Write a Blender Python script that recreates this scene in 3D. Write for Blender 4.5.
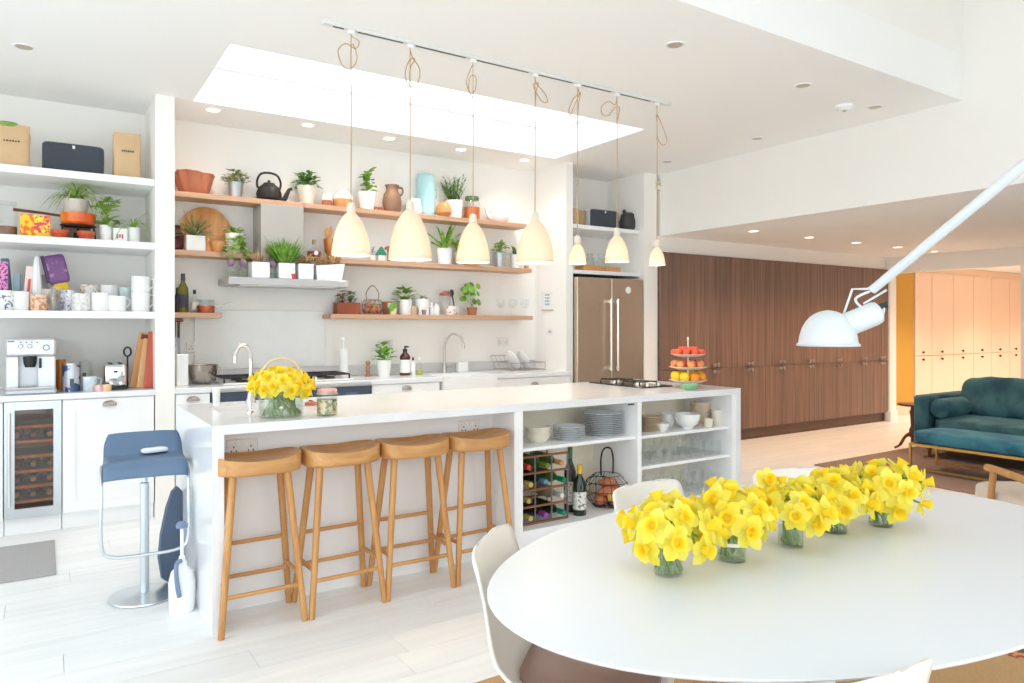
import bpy, bmesh, math, random
from mathutils import Vector, Matrix
D = bpy.data
for o in list(D.objects): D.objects.remove(o)
SCN = bpy.context.scene
COL = SCN.collection
PI = math.pi
R = math.radians
# ------------------------------------------------------------------ camera, sky, daylight, exposure
CAMH, FPX, YAW = 1.36, 713.0, R(33.2)
cd = D.cameras.new('camera'); cam = D.objects.new('camera', cd); COL.objects.link(cam)
cd.sensor_width = 36.0; cd.lens = FPX / 1024 * 36.0; cd.shift_y = -15.5 / 1024
cd.clip_start = .02; cd.clip_end = 100
cam.location = (0, 0, CAMH); cam.rotation_euler = (PI / 2, 0, -YAW)
SCN.camera = cam
vs = SCN.view_settings
vs.view_transform = 'Standard'; vs.look = 'None'; vs.gamma = 1; vs.use_curve_mapping = False
vs.exposure = 1.52
w = D.worlds.new('overcast_sky'); SCN.world = w; w.use_nodes = True
bg = w.node_tree.nodes['Background']
bg.inputs[0].default_value = (.86, .94, 1.0, 1); bg.inputs[1].default_value = 1.25
SCN.cycles.use_denoising = True
SCN.cycles.max_bounces = 8; SCN.cycles.diffuse_bounces = 6; SCN.cycles.transparent_max_bounces = 48
SCN.cycles.caustics_reflective = False; SCN.cycles.caustics_refractive = False
SCN.cycles.sample_clamp_indirect = 6
def portal(loc, rot, sx, sy):            # guides sampling of the sky through an opening of the room
    l = D.lights.new('sky_portal', 'AREA'); l.shape = 'RECTANGLE'; l.size = sx; l.size_y = sy
    l.cycles.is_portal = True
    o = D.objects.new('sky_portal', l); COL.objects.link(o); o.location = loc; o.rotation_euler = rot
portal((2.54, 5.0, 3.36), (0, 0, 0), 3.28, 1.25)            # kitchen skylight
portal((-.2, .3, 4.85), (0, 0, 0), 3.6, 1.0)               # roof light over the dining void
portal((-2.62, 1.85, 1.45), (0, -PI / 2, 0), 2.8, 5.5)        # glazed left wall
portal((1.3, -1.12, 1.3), (PI / 2, 0, 0), 7.6, 2.5)         # garden doors behind the camera

# ------------------------------------------------------------------ helpers
def at(u, Y):
    "world x of image column u on the plane y = Y"
    k = (u - 512) / FPX
    return Y * (math.sin(YAW) + k * math.cos(YAW)) / (math.cos(YAW) - k * math.sin(YAW))
def px(u, Y):
    "metres per pixel at column u on the plane y = Y"
    k = (u - 512) / FPX
    return Y / (math.cos(YAW) - k * math.sin(YAW)) / FPX

def lin(c):
    out = []
    for v in c:
        v = v / 255.0
        out.append(v / 12.92 if v <= .04045 else ((v + .055) / 1.055) ** 2.4)
    return out
MATS = {}
def mat(name, rgb, rough=.5, metal=0., var=.05, scale=9., bump=0., bscale=80., **k):
    if name in MATS: return MATS[name]
    m = D.materials.new(name); m.use_nodes = True; MATS[name] = m
    nt = m.node_tree; N = nt.nodes; L = nt.links
    b = N['Principled BSDF']
    c = lin(rgb)
    tc = N.new('ShaderNodeTexCoord'); no = N.new('ShaderNodeTexNoise')
    no.inputs['Scale'].default_value = scale; no.inputs['Detail'].default_value = 3
    L.new(tc.outputs['Object'], no.inputs['Vector'])
    mx = N.new('ShaderNodeMix'); mx.data_type = 'RGBA'
    c2 = lin(k['rgb2']) if 'rgb2' in k else [min(1, v * (1 + var)) for v in c]
    c1 = c if 'rgb2' in k else [v * (1 - var) for v in c]
    mx.inputs[6].default_value = (*c1, 1); mx.inputs[7].default_value = (*c2, 1)
    src = no.outputs['Fac']
    if 'rgb2' in k:
        mr = N.new('ShaderNodeMapRange'); mr.inputs[1].default_value = k.get('lo', .4); mr.inputs[2].default_value = k.get('hi', .6)
        L.new(src, mr.inputs[0]); src = mr.outputs[0]
    L.new(src, mx.inputs[0])
    col = mx.outputs[2]
    if k.get('rand'):
        oi = N.new('ShaderNodeObjectInfo'); hv = N.new('ShaderNodeHueSaturation')
        mr = N.new('ShaderNodeMapRange'); mr.inputs[3].default_value = 1 - k['rand']; mr.inputs[4].default_value = 1 + k['rand']
        L.new(oi.outputs['Random'], mr.inputs[0]); L.new(mr.outputs[0], hv.inputs['Value']); L.new(col, hv.inputs['Color']); col = hv.outputs[0]
    L.new(col, b.inputs['Base Color'])
    b.inputs['Roughness'].default_value = rough; b.inputs['Metallic'].default_value = metal
    if bump:
        n2 = N.new('ShaderNodeTexNoise'); n2.inputs['Scale'].default_value = bscale
        L.new(tc.outputs['Object'], n2.inputs['Vector'])
        bp = N.new('ShaderNodeBump'); bp.inputs['Strength'].default_value = bump; bp.inputs['Distance'].default_value = .01
        L.new(n2.outputs['Fac'], bp.inputs['Height']); L.new(bp.outputs[0], b.inputs['Normal'])
    if 'emis' in k:
        b.inputs['Emission Color'].default_value = (*lin(k['emis'][0]), 1); b.inputs['Emission Strength'].default_value = k['emis'][1]
    if 'transl' in k:
        tb = N.new('ShaderNodeBsdfTranslucent'); ms = N.new('ShaderNodeMixShader'); ms.inputs[0].default_value = k['transl']
        L.new(col, tb.inputs[0]); L.new(b.outputs[0], ms.inputs[1]); L.new(tb.outputs[0], ms.inputs[2]); L.new(ms.outputs[0], N['Material Output'].inputs[0])
    if 'sss' in k:
        b.inputs['Subsurface Weight'].default_value = k['sss']; b.inputs['Subsurface Radius'].default_value = (.02, .015, .01)
    if 'sheen' in k:
        b.inputs['Sheen Weight'].default_value = k['sheen']; b.inputs['Sheen Roughness'].default_value = .4
        b.inputs['Sheen Tint'].default_value = (*[min(1, v * 2 + .1) for v in c], 1)
    if 'coat' in k: b.inputs['Coat Weight'].default_value = k['coat']
    if 'spec' in k: b.inputs['Specular IOR Level'].default_value = k['spec']
    return m
def wood(name, rgb1, rgb2, rough=.5, axis=0, grain=26., stretch=.06, rand=0., bump=.08):
    if name in MATS: return MATS[name]
    m = D.materials.new(name); m.use_nodes = True; MATS[name] = m
    nt = m.node_tree; N = nt.nodes; L = nt.links; b = N['Principled BSDF']
    tc = N.new('ShaderNodeTexCoord'); mp = N.new('ShaderNodeMapping')
    s = [grain] * 3; s[axis] = grain * stretch
    mp.inputs['Scale'].default_value = s
    oi = N.new('ShaderNodeObjectInfo'); va = N.new('ShaderNodeVectorMath'); va.operation = 'ADD'
    L.new(tc.outputs['Object'], va.inputs[0])
    if rand: L.new(oi.outputs['Random'], va.inputs[1])
    L.new(va.outputs[0], mp.inputs['Vector'])
    no = N.new('ShaderNodeTexNoise'); no.inputs['Scale'].default_value = 1; no.inputs['Detail'].default_value = 5; no.inputs['Distortion'].default_value = .6
    L.new(mp.outputs[0], no.inputs['Vector'])
    cr = N.new('ShaderNodeValToRGB'); cr.color_ramp.elements[0].position = .32; cr.color_ramp.elements[1].position = .68
    cr.color_ramp.elements[0].color = (*lin(rgb1), 1); cr.color_ramp.elements[1].color = (*lin(rgb2), 1)
    L.new(no.outputs['Fac'], cr.inputs[0]); col = cr.outputs[0]
    if rand:
        hv = N.new('ShaderNodeHueSaturation'); mr = N.new('ShaderNodeMapRange'); mr.inputs[3].default_value = 1 - rand; mr.inputs[4].default_value = 1 + rand
        L.new(oi.outputs['Random'], mr.inputs[0]); L.new(mr.outputs[0], hv.inputs['Value']); L.new(col, hv.inputs['Color']); col = hv.outputs[0]
    L.new(col, b.inputs['Base Color']); b.inputs['Roughness'].default_value = rough
    bp = N.new('ShaderNodeBump'); bp.inputs['Strength'].default_value = bump; bp.inputs['Distance'].default_value = .004
    L.new(no.outputs['Fac'], bp.inputs['Height']); L.new(bp.outputs[0], b.inputs['Normal'])
    return m
def glass(name, rgb=(250, 252, 252), refl=.06, edge=.5):
    if name in MATS: return MATS[name]
    m = D.materials.new(name); m.use_nodes = True; MATS[name] = m
    nt = m.node_tree; N = nt.nodes; L = nt.links; N.remove(N['Principled BSDF'])
    tr = N.new('ShaderNodeBsdfTransparent'); gl = N.new('ShaderNodeBsdfGlossy'); gl.inputs['Roughness'].default_value = .04
    no = N.new('ShaderNodeTexNoise'); no.inputs['Scale'].default_value = 6
    mc = N.new('ShaderNodeMix'); mc.data_type = 'RGBA'; c = lin(rgb)
    mc.inputs[6].default_value = (*c, 1); mc.inputs[7].default_value = (*[v * .96 for v in c], 1)
    L.new(no.outputs['Fac'], mc.inputs[0]); L.new(mc.outputs[2], tr.inputs[0])
    lw = N.new('ShaderNodeLayerWeight'); lw.inputs[0].default_value = .35
    mr = N.new('ShaderNodeMapRange'); mr.inputs[3].default_value = refl; mr.inputs[4].default_value = edge
    L.new(lw.outputs['Facing'], mr.inputs[0])
    mx = N.new('ShaderNodeMixShader'); L.new(mr.outputs[0], mx.inputs[0]); L.new(tr.outputs[0], mx.inputs[1]); L.new(gl.outputs[0], mx.inputs[2])
    L.new(mx.outputs[0], N['Material Output'].inputs[0])
    return m

class MB:
    def __init__(s): s.v = []; s.f = []; s.T = Matrix()
    def mv(s, *a, rz=0, rx=0, ry=0, sc=1):
        s.T = Matrix.Translation(Vector(a)) @ Matrix.Rotation(rz, 4, 'Z') @ Matrix.Rotation(ry, 4, 'Y') @ Matrix.Rotation(rx, 4, 'X') @ Matrix.Scale(sc, 4); return s
    def add(s, vs, fs):
        o = len(s.v); s.v += [tuple(s.T @ Vector(p)) for p in vs]; s.f += [tuple(i + o for i in f) for f in fs]; return s
    def box(s, x0, x1, y0, y1, z0, z1, bv=0):
        if x0 > x1: x0, x1 = x1, x0
        if y0 > y1: y0, y1 = y1, y0
        if z0 > z1: z0, z1 = z1, z0
        if bv <= 0:
            vs = [(x, y, z) for z in (z0, z1) for y in (y0, y1) for x in (x0, x1)]
            return s.add(vs, [(0, 2, 3, 1), (4, 5, 7, 6), (0, 1, 5, 4), (2, 6, 7, 3), (0, 4, 6, 2), (1, 3, 7, 5)])
        bv = min(bv, (x1 - x0) * .45, (y1 - y0) * .45, (z1 - z0) * .45)
        vs = []; idx = {}
        for i, x in enumerate((x0, x1)):
            for j, y in enumerate((y0, y1)):
                for k, z in enumerate((z0, z1)):
                    dx, dy, dz = (bv if i == 0 else -bv), (bv if j == 0 else -bv), (bv if k == 0 else -bv)
                    idx[i, j, k] = len(vs)
                    vs += [(x, y + dy, z + dz), (x + dx, y, z + dz), (x + dx, y + dy, z)]
        g = lambda i, j, k, a: idx[i, j, k] + a
        fs = []
        for i in (0, 1):
            fs.append((g(i, 0, 0, 0), g(i, 1, 0, 0), g(i, 1, 1, 0), g(i, 0, 1, 0)))
            fs.append((g(0, i, 0, 1), g(1, i, 0, 1), g(1, i, 1, 1), g(0, i, 1, 1)))
            fs.append((g(0, 0, i, 2), g(1, 0, i, 2), g(1, 1, i, 2), g(0, 1, i, 2)))
        for a in (0, 1):
            for b in (0, 1):
                fs.append((g(0, a, b, 1), g(1, a, b, 1), g(1, a, b, 2), g(0, a, b, 2)))
                fs.append((g(a, 0, b, 0), g(a, 1, b, 0), g(a, 1, b, 2), g(a, 0, b, 2)))
                fs.append((g(a, b, 0, 0), g(a, b, 1, 0), g(a, b, 1, 1), g(a, b, 0, 1)))
        for i in (0, 1):
            for j in (0, 1):
                for k in (0, 1): fs.append((g(i, j, k, 0), g(i, j, k, 1), g(i, j, k, 2)))
        return s.add(vs, fs)
    def ring(s, o, i, c0, c1, axis='z'):
        "slab with a rectangular hole; o, i = (a0, a1, b0, b1)"
        mp = {'z': lambda a, b, c: (a, b, c), 'y': lambda a, b, c: (a, c, b), 'x': lambda a, b, c: (c, a, b)}[axis]
        vs = []
        for c in (c0, c1):
            for q in (o, i): vs += [mp(q[0], q[2], c), mp(q[1], q[2], c), mp(q[1], q[3], c), mp(q[0], q[3], c)]
        fs = []
        for k in range(4):
            n = (k + 1) % 4
            fs += [(k, n, 4 + n, 4 + k), (8 + k, 12 + k, 12 + n, 8 + n), (k, 8 + k, 8 + n, n), (4 + k, 4 + n, 12 + n, 12 + k)]
        return s.add(vs, fs)
    def lathe(s, prof, n=20, c=(0, 0, 0), sx=1, sy=1, ruf=None):
        vs = []; fs = []; rows = []
        for (r, z) in prof:
            if r < 1e-6:
                rows.append([len(vs)]); vs.append((c[0], c[1], c[2] + z))
            else:
                row = []
                for k in range(n):
                    a = 2 * PI * k / n; rr = r * (ruf(a, z) if ruf else 1)
                    row.append(len(vs)); vs.append((c[0] + rr * math.cos(a) * sx, c[1] + rr * math.sin(a) * sy, c[2] + z))
                rows.append(row)
        for p, q in zip(rows, rows[1:]):
            for k in range(n):
                m = (k + 1) % n
                if len(p) == 1 and len(q) == 1: break
                if len(p) == 1: fs.append((p[0], q[k], q[m]))
                elif len(q) == 1: fs.append((p[k], p[m], q[0]))
                else: fs.append((p[k], p[m], q[m], q[k]))
        return s.add(vs, fs)
    def tube(s, pts, r, n=8, cap=True, closed=False):
        pts = [Vector(p) for p in pts]; N = len(pts)
        rs = r if isinstance(r, (list, tuple)) else [r] * N
        vs = []; fs = []; up = None
        for i, p in enumerate(pts):
            if closed: t = pts[(i + 1) % N] - pts[i - 1]
            else: t = pts[min(i + 1, N - 1)] - pts[max(i - 1, 0)]
            t = t.normalized() if t.length > 0 else Vector((0, 0, 1))
            if up is None:
                up = Vector((0, 0, 1)) if abs(t.z) < .9 else Vector((1, 0, 0))
            e1 = (up - t * up.dot(t))
            e1 = e1.normalized() if e1.length > 1e-6 else t.orthogonal().normalized()
            e2 = t.cross(e1); up = e1
            for k in range(n):
                a = 2 * PI * k / n; vs.append(tuple(p + (e1 * math.cos(a) + e2 * math.sin(a)) * rs[i]))
        for i in range(N if closed else N - 1):
            j = (i + 1) % N
            for k in range(n):
                m = (k + 1) % n; fs.append((i * n + k, i * n + m, j * n + m, j * n + k))
        if cap and not closed: fs += [tuple(range(n))[::-1], tuple((N - 1) * n + k for k in range(n))]
        return s.add(vs, fs)
    def ball(s, c, rx, ry=None, rz=None, n=14, m=9):
        ry = rx if ry is None else ry; rz = rx if rz is None else rz
        pr = [(math.sin(PI * k / m), -math.cos(PI * k / m)) for k in range(m + 1)]
        pr = [(0 if k in (0, m) else q[0], q[1]) for k, q in enumerate(pr)]
        T = s.T; s.T = T @ Matrix.Translation(Vector(c)) @ Matrix.Diagonal((rx, ry, rz, 1)); s.lathe(pr, n); s.T = T; return s
    def prism(s, poly, z0, z1):
        n = len(poly)
        vs = [(x, y, z0) for x, y in poly] + [(x, y, z1) for x, y in poly]
        return s.add(vs, [tuple(range(n))[::-1], tuple(range(n, 2 * n))] + [(k, (k + 1) % n, n + (k + 1) % n, n + k) for k in range(n)])
    def grid(s, fn, nu, nv):
        vs = [fn(i / nu, j / nv) for i in range(nu + 1) for j in range(nv + 1)]
        return s.add(vs, [(i * (nv + 1) + j, (i + 1) * (nv + 1) + j, (i + 1) * (nv + 1) + j + 1, i * (nv + 1) + j + 1) for i in range(nu) for j in range(nv)])
    def leaf(s, b, d, ln, w, droop=.3, seg=3, fold=.15):
        b = Vector(b); d = Vector(d).normalized()
        side = d.cross(Vector((0, 0, 1)))
        side = side.normalized() if side.length > 1e-3 else Vector((1, 0, 0))
        nrm = side.cross(d).normalized()
        vs = []; fs = []
        for i in range(seg + 1):
            t = i / seg
            p = b + d * ln * t + Vector((0, 0, -1)) * droop * ln * t * t
            ww = w * (.18 + .82 * math.sin(PI * min(1, t * .86 + .1)) ** .8) * (0.12 if i == seg else 1) * .5
            vs += [tuple(p - side * ww + nrm * fold * ww), tuple(p), tuple(p + side * ww + nrm * fold * ww)]
        for i in range(seg):
            a = i * 3; fs += [(a, a + 1, a + 4, a + 3), (a + 1, a + 2, a + 5, a + 4)]
        return s.add(vs, fs)
    def mesh(s, name, m, smooth=True, ang=38):
        me = D.meshes.new(name); me.from_pydata(s.v, [], s.f)
        bm = bmesh.new(); bm.from_mesh(me); bmesh.ops.recalc_face_normals(bm, faces=bm.faces); bm.to_mesh(me); bm.free()
        if m: me.materials.append(m)
        if smooth:
            me.polygons.foreach_set('use_smooth', [True] * len(me.polygons))
            try: me.set_sharp_from_angle(angle=R(ang))
            except Exception: pass
        return me
    def build(s, name, m, parent=None, loc=None, rz=0, smooth=True, kind=None, label=None, sub=0, solid=0, ang=38):
        o = D.objects.new(name, s.mesh(name, m, smooth, ang)); COL.objects.link(o)
        if parent: o.parent = parent
        if loc is not None: o.location = loc
        o.rotation_euler.z = rz
        if kind: o['kind'] = kind
        if label: o['label'] = label
        if solid:
            md = o.modifiers.new('thickness', 'SOLIDIFY'); md.thickness = solid; md.offset = 0
        if sub:
            md = o.modifiers.new('smooth', 'SUBSURF'); md.levels = sub; md.render_levels = sub
        return o
def tag(o, label, cat, group=None):
    o['label'] = label; o['category'] = cat
    if group: o['group'] = group
    return o
def thing(name, label, cat, loc=(0, 0, 0), rz=0, group=None):
    o = D.objects.new(name, None); COL.objects.link(o); o.empty_display_size = .05
    o.location = loc; o.rotation_euler = (0, 0, rz); return tag(o, label, cat, group)
def struct(o):
    o['kind'] = 'structure'; return o
def dup(src, loc=None, rz=None, label=None, group=None):
    "copy of a thing with its parts and sub-parts"
    def cp(o, par):
        c = o.copy(); COL.objects.link(c); c.parent = par
        for ch in list(o.children): cp(ch, c)
        return c
    r = cp(src, None)
    if loc is not None: r.location = loc
    if rz is not None: r.rotation_euler.z = rz
    if label: r['label'] = label
    if group: r['group'] = group
    return r
def arc(c, r, a0, a1, n, plane='xz'):
    out = []
    for k in range(n + 1):
        a = a0 + (a1 - a0) * k / n; p, q = r * math.cos(a), r * math.sin(a)
        out.append({'xz': (c[0] + p, c[1], c[2] + q), 'yz': (c[0], c[1] + p, c[2] + q), 'xy': (c[0] + p, c[1] + q, c[2])}[plane])
    return out
def cr(pts, n=6, closed=False):
    "Catmull-Rom smoothing of a path"
    P = [Vector(p) for p in pts]; out = []; N = len(P)
    rng = range(N) if closed else range(N - 1)
    for i in rng:
        if closed: a, b, c, d = P[i - 1], P[i], P[(i + 1) % N], P[(i + 2) % N]
        else: a, b, c, d = P[max(i - 1, 0)], P[i], P[i + 1], P[min(i + 2, N - 1)]
        for k in range(n):
            t = k / n
            out.append(tuple(.5 * ((2 * b) + (c - a) * t + (2 * a - 5 * b + 4 * c - d) * t * t + (3 * b - a - 3 * c + d) * t ** 3)))
    if not closed: out.append(tuple(P[-1]))
    return out

ORD = ('first', 'second', 'third', 'fourth', 'fifth', 'sixth', 'seventh', 'eighth', 'ninth', 'tenth', 'eleventh', 'twelfth', 'thirteenth')
# ------------------------------------------------------------------ materials
WALL = mat('white_wall_paint', (246, 243, 238), .7, var=.015, scale=3, bump=.02, bscale=220)
CEIL = mat('white_ceiling_paint', (247, 246, 244), .8, var=.012, scale=2)
WHITE = mat('white_satin_paint', (245, 245, 245), .35, var=.012, scale=4)
CABW = mat('white_cabinet_lacquer', (245, 245, 245), .32, var=.012, scale=4)
STONE = mat('white_quartz', (234, 235, 237), .16, var=.02, scale=30)
MARBLE = mat('pale_grey_marble', (214, 212, 212), .25, var=.08, scale=7)
FLOORM = wood('whitewashed_oak', (236, 236, 235), (246, 246, 245), .42, axis=0, grain=14, stretch=.08, rand=.03, bump=.05)
SUBF = mat('floor_joint_dark', (222, 218, 212), .8)
OAK = wood('oiled_oak', (188, 132, 76), (210, 158, 98), .38, axis=2, grain=30, stretch=.08, rand=.04)
OAKX = wood('oiled_oak_seat', (188, 132, 76), (212, 160, 100), .36, axis=0, grain=26, stretch=.12, rand=.04)
SHELF = wood('waxed_shelf_oak', (184, 140, 110), (212, 172, 142), .5, axis=0, grain=24, stretch=.06)
WALNUT = wood('walnut_veneer', (110, 86, 75), (144, 113, 98), .42, axis=2, grain=30, stretch=.025, rand=.05, bump=.05)
WALNUTD = wood('walnut_plinth', (96, 72, 60), (122, 94, 80), .5, axis=0, grain=24, stretch=.05)
DKWOOD = wood('mahogany', (92, 46, 28), (126, 68, 42), .35, axis=2, grain=20, stretch=.1)
BOARDW = wood('beech_board', (206, 140, 82), (228, 172, 112), .5, axis=2, grain=22, stretch=.08)
PEACH = mat('peach_cupboard_paint', (240, 212, 188), .5, var=.012, scale=3)
OCHRE = mat('ochre_wall_paint', (204, 156, 60), .7, var=.02, scale=3)
STEEL = mat('brushed_steel', (190, 186, 180), .3, 1, var=.04, scale=40)
FRIDGE = mat('warm_brushed_steel', (206, 184, 164), .33, .8, var=.03, scale=20)
CHROME = mat('polished_chrome', (225, 226, 228), .12, 1, var=.02)
BRASS = mat('satin_brass', (212, 170, 96), .3, 1, var=.03)
PEWTER = mat('pewter_handle', (172, 160, 154), .35, .8, var=.05)
IRON = mat('black_cast_iron', (44, 42, 42), .55, .3, var=.1, scale=30, bump=.1)
BLACK = mat('black_plastic', (34, 35, 38), .45, var=.06)
SLATE = mat('slate_speaker_cloth', (66, 72, 82), .8, var=.08, scale=120, bump=.15, bscale=500)
NAVY = mat('navy_enamel', (62, 72, 92), .3, var=.04)
CER = mat('white_glazed_ceramic', (243, 243, 242), .18, var=.01)
CREAM = mat('cream_ceramic', (236, 228, 210), .3, var=.03)
TERRA = mat('terracotta', (178, 110, 82), .75, var=.12, scale=16, bump=.1)
RUST = mat('rusty_tin', (156, 82, 54), .7, var=.2, scale=14, bump=.1)
ZINC = mat('galvanised_zinc', (186, 192, 196), .4, .7, var=.1, scale=20)
SOIL = mat('potting_soil', (70, 52, 40), .95, var=.3, scale=60, bump=.4)
G_MID = mat('leaf_green', (100, 148, 56), .5, transl=.35, rgb2=(146, 186, 86), scale=30, spec=.3)
G_DK = mat('leaf_dark_green', (70, 114, 52), .45, transl=.35, rgb2=(114, 156, 76), scale=30, spec=.3)
G_LT = mat('leaf_lime_green', (148, 186, 82), .5, transl=.4, rgb2=(190, 214, 126), scale=30, spec=.3)
G_GREY = mat('leaf_grey_green', (110, 128, 84), .6, transl=.3, rgb2=(158, 166, 112), scale=30)
STRAW = mat('dry_stems', (168, 132, 92), .8, rgb2=(196, 164, 120), scale=40)
YEL = mat('daffodil_petal', (254, 238, 84), .5, rgb2=(255, 244, 120), scale=25, spec=.2, transl=.45)
YEL2 = mat('daffodil_trumpet', (254, 228, 54), .5, rgb2=(255, 234, 72), scale=25, spec=.2, transl=.35)
STEMG = mat('daffodil_stem', (124, 156, 66), .45, var=.12, scale=30)
GLASS = glass('clear_glass', (254, 255, 255), .04, .22)
GLASSG = glass('green_tinted_glass', (251, 253, 252), .05, .22)
PANE = glass('window_glass', (252, 253, 253), .03, .25)
WATER = glass('vase_water', (244, 250, 242), .03, .2)
PAPER = mat('kraft_paper', (222, 188, 146), .8, var=.08, scale=14, bump=.25, bscale=40)
INK = mat('dark_print', (70, 52, 50), .7)
TEAL = mat('teal_velvet', (30, 78, 92), .75, rgb2=(62, 108, 118), scale=5, bump=.25, bscale=18, sheen=.8)
TEALB = mat('teal_bench_velvet', (30, 92, 116), .75, rgb2=(58, 126, 146), scale=5, bump=.08, bscale=30, sheen=.6)
RUGD = mat('brown_pile_rug', (150, 128, 118), .95, var=.2, scale=60, bump=.6, bscale=220)
JUTE = mat('jute_weave', (196, 158, 112), .95, var=.2, scale=90, bump=.6, bscale=260)
MATG = mat('grey_door_mat', (182, 180, 180), .95, var=.16, scale=160, bump=.6, bscale=300)
LEATHERB = mat('blue_grey_leather', (92, 116, 144), .38, var=.08, scale=12, bump=.06, bscale=90)
TAUPE = mat('taupe_leather', (150, 116, 106), .38, var=.12, scale=8, bump=.15, bscale=14)
SHELLW = mat('cream_moulded_plastic', (238, 232, 222), .32, var=.012)
TABW = mat('white_table_lacquer', (226, 229, 233), .3, var=.008)
LAMPW = mat('white_enamel_lamp', (212, 215, 218), .3, var=.01)
LINEN = mat('oatmeal_linen', (220, 206, 194), .9, var=.05, scale=60, bump=.3, bscale=300)
CORD = mat('tan_fabric_cord', (196, 160, 116), .8, var=.1, scale=200)
SHADE = mat('lit_porcelain_shade', (236, 226, 208), .45, var=.02, transl=.15, emis=((255, 206, 140), .035))
BULB = mat('glowing_bulb', (255, 240, 214), .5, emis=((255, 226, 178), 6.))
DLIT = mat('downlight_lens', (255, 244, 226), .5, emis=((255, 236, 206), 3.))
DOFF = mat('downlight_recess', (190, 180, 160), .4, var=.05)
# ------------------------------------------------------------------ the room
ZC, ZL = 3.0, 2.335                      # kitchen ceiling, living room ceiling
XB, YF = 5.575, 2.545                      # bulkhead plane, ceiling edge of the dining void
XE = 10.05                               # end wall with the opening to the hall
fl = struct(MB().box(-2.6, 16, -1.1, 6.3, -.2, -.012).build('floor', SUBF))
rnd = random.Random(4)
pw = .19; y = -.12; plank_meshes = {}
row = 0
while y < 6.2:
    x = -2.6 + rnd.uniform(-1.6, 0) if row % 2 else -2.6 + rnd.uniform(-1.9, -.4)
    while x < 13:
        ln = rnd.choice((1.8, 2.1, 2.4)); x0, x1 = max(x, -2.6), min(x + ln, 16)
        if x1 > -2.5 and (x1 - x0) > .1 and (x0 > -1.4 - (3 - y) * .2 or row % 1 == 0):
            key = round(x1 - x0, 2)
            if key not in plank_meshes: plank_meshes[key] = MB().box(0, x1 - x0 - .0016, 0, pw - .0022, -.013, 0, .0008).mesh('plank', FLOORM, False)
            p = D.objects.new('plank', plank_meshes[key]); COL.objects.link(p); p.parent = fl; p.location = (x0, y, 0)
        x += ln
    y += pw; row += 1
struct(MB().ring((-2.6, XB, YF, 6.3), (.9, 4.18, 4.37, 5.62), ZC, ZC + .33).build('ceiling', CEIL, smooth=False))
struct(MB().box(XB + .15, 16, -1.1, 6.3, ZL, ZL + .2).build('ceiling', CEIL, smooth=False))
struct(MB().ring((-2.75, XB + .15, -1.25, YF + .1), (-2., 1.6, -.2, .8), 4.8, 5.0).build('ceiling', CEIL, smooth=False))
struct(MB().box(-2.6, XB, YF, YF + .1, ZC + .33, 4.8).build('wall_fascia', WALL, smooth=False))
struct(MB().box(XB, XB + .15, -1.1, 6.3, ZL, 4.8).build('wall_bulkhead', WALL, smooth=False))
struct(MB().box(-2.6, 16, 6.2, 6.35, 0, ZC).build('wall_back', WALL, smooth=False))
struct(MB().ring((-1.1, 6.2, 0, 4.8), (-.9, 4.6, .05, 2.85), -2.75, -2.6, 'x').build('wall_left', WALL, smooth=False))
struct(MB().ring((-2.6, XB + .15, 0, 4.8), (-2.5, 5.1, .05, 2.55), -1.25, -1.1, 'y').build('wall_rear', WALL, smooth=False))
struct(MB().box(XB + .15, 16, -1.25, -1.1, 0, ZL).build('wall_rear', WALL, smooth=False))
struct(MB().box(2.22, 2.62, -1.1, -.62, 0, 4.8).build('wall_pier', WALL, smooth=False))
struct(MB().ring((-1.1, 5.6, -.02, ZL), (3.92, 5.555, -.01, 2.11), XE, XE + .14, 'x').build('wall_end', WALL, smooth=False))
struct(MB().box(XE, XE + .14, 5.6, 6.2, 0, ZL).build('wall_end', WALL, smooth=False))
struct(MB().box(15.9, 16, -1.1, 6.2, 0, ZL).build('wall_hall', PEACH, smooth=False))
struct(MB().box(XE + .14, 15.9, 2.9, 3.0, 0, ZL).build('wall_hall', WALL, smooth=False))
struct(MB().box(XE + .14, 11.37, 5.9, 6.2, 0, ZL).build('wall_hall', OCHRE, smooth=False))
struct(MB().box(XE - .015, XE + .155, 5.535, 5.575, 0, 2.12, .004).build('trim_1', WHITE, smooth=False))
struct(MB().box(XE + .14, 11.36, 5.875, 5.9, 0, .14, .006).build('baseboard_hall', PEACH, smooth=False))
struct(MB().box(XE - .022, XE, -1.1, 3.92, 0, .14, .006).build('baseboard_end', WHITE, smooth=False))
struct(MB().box(XE - .03, XE + .17, 5.515, 5.59, 0, .15, .006).build('baseboard_jamb', WHITE, smooth=False))
struct(MB().box(5.55, XE, 5.6, 6.2, 2.165, ZL).build('trim_2', WALL, smooth=False))     # soffit over the walnut wall
struct(MB().box(4.35, 4.436, 5.66, 6.2, 0, ZC).build('wall_partition', WALL, smooth=False))
struct(MB().box(5.35, 5.548, 5.6, 6.2, 0, ZC).build('wall_partition', WALL, smooth=False))
struct(MB().box(.65, .775, 5.6, 6.2, 0, ZC).build('wall_partition', WALL, smooth=False))
struct(MB().box(-1.05, -.95, 5.6, 6.2, 0, ZC).build('wall_partition', WALL, smooth=False))

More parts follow.
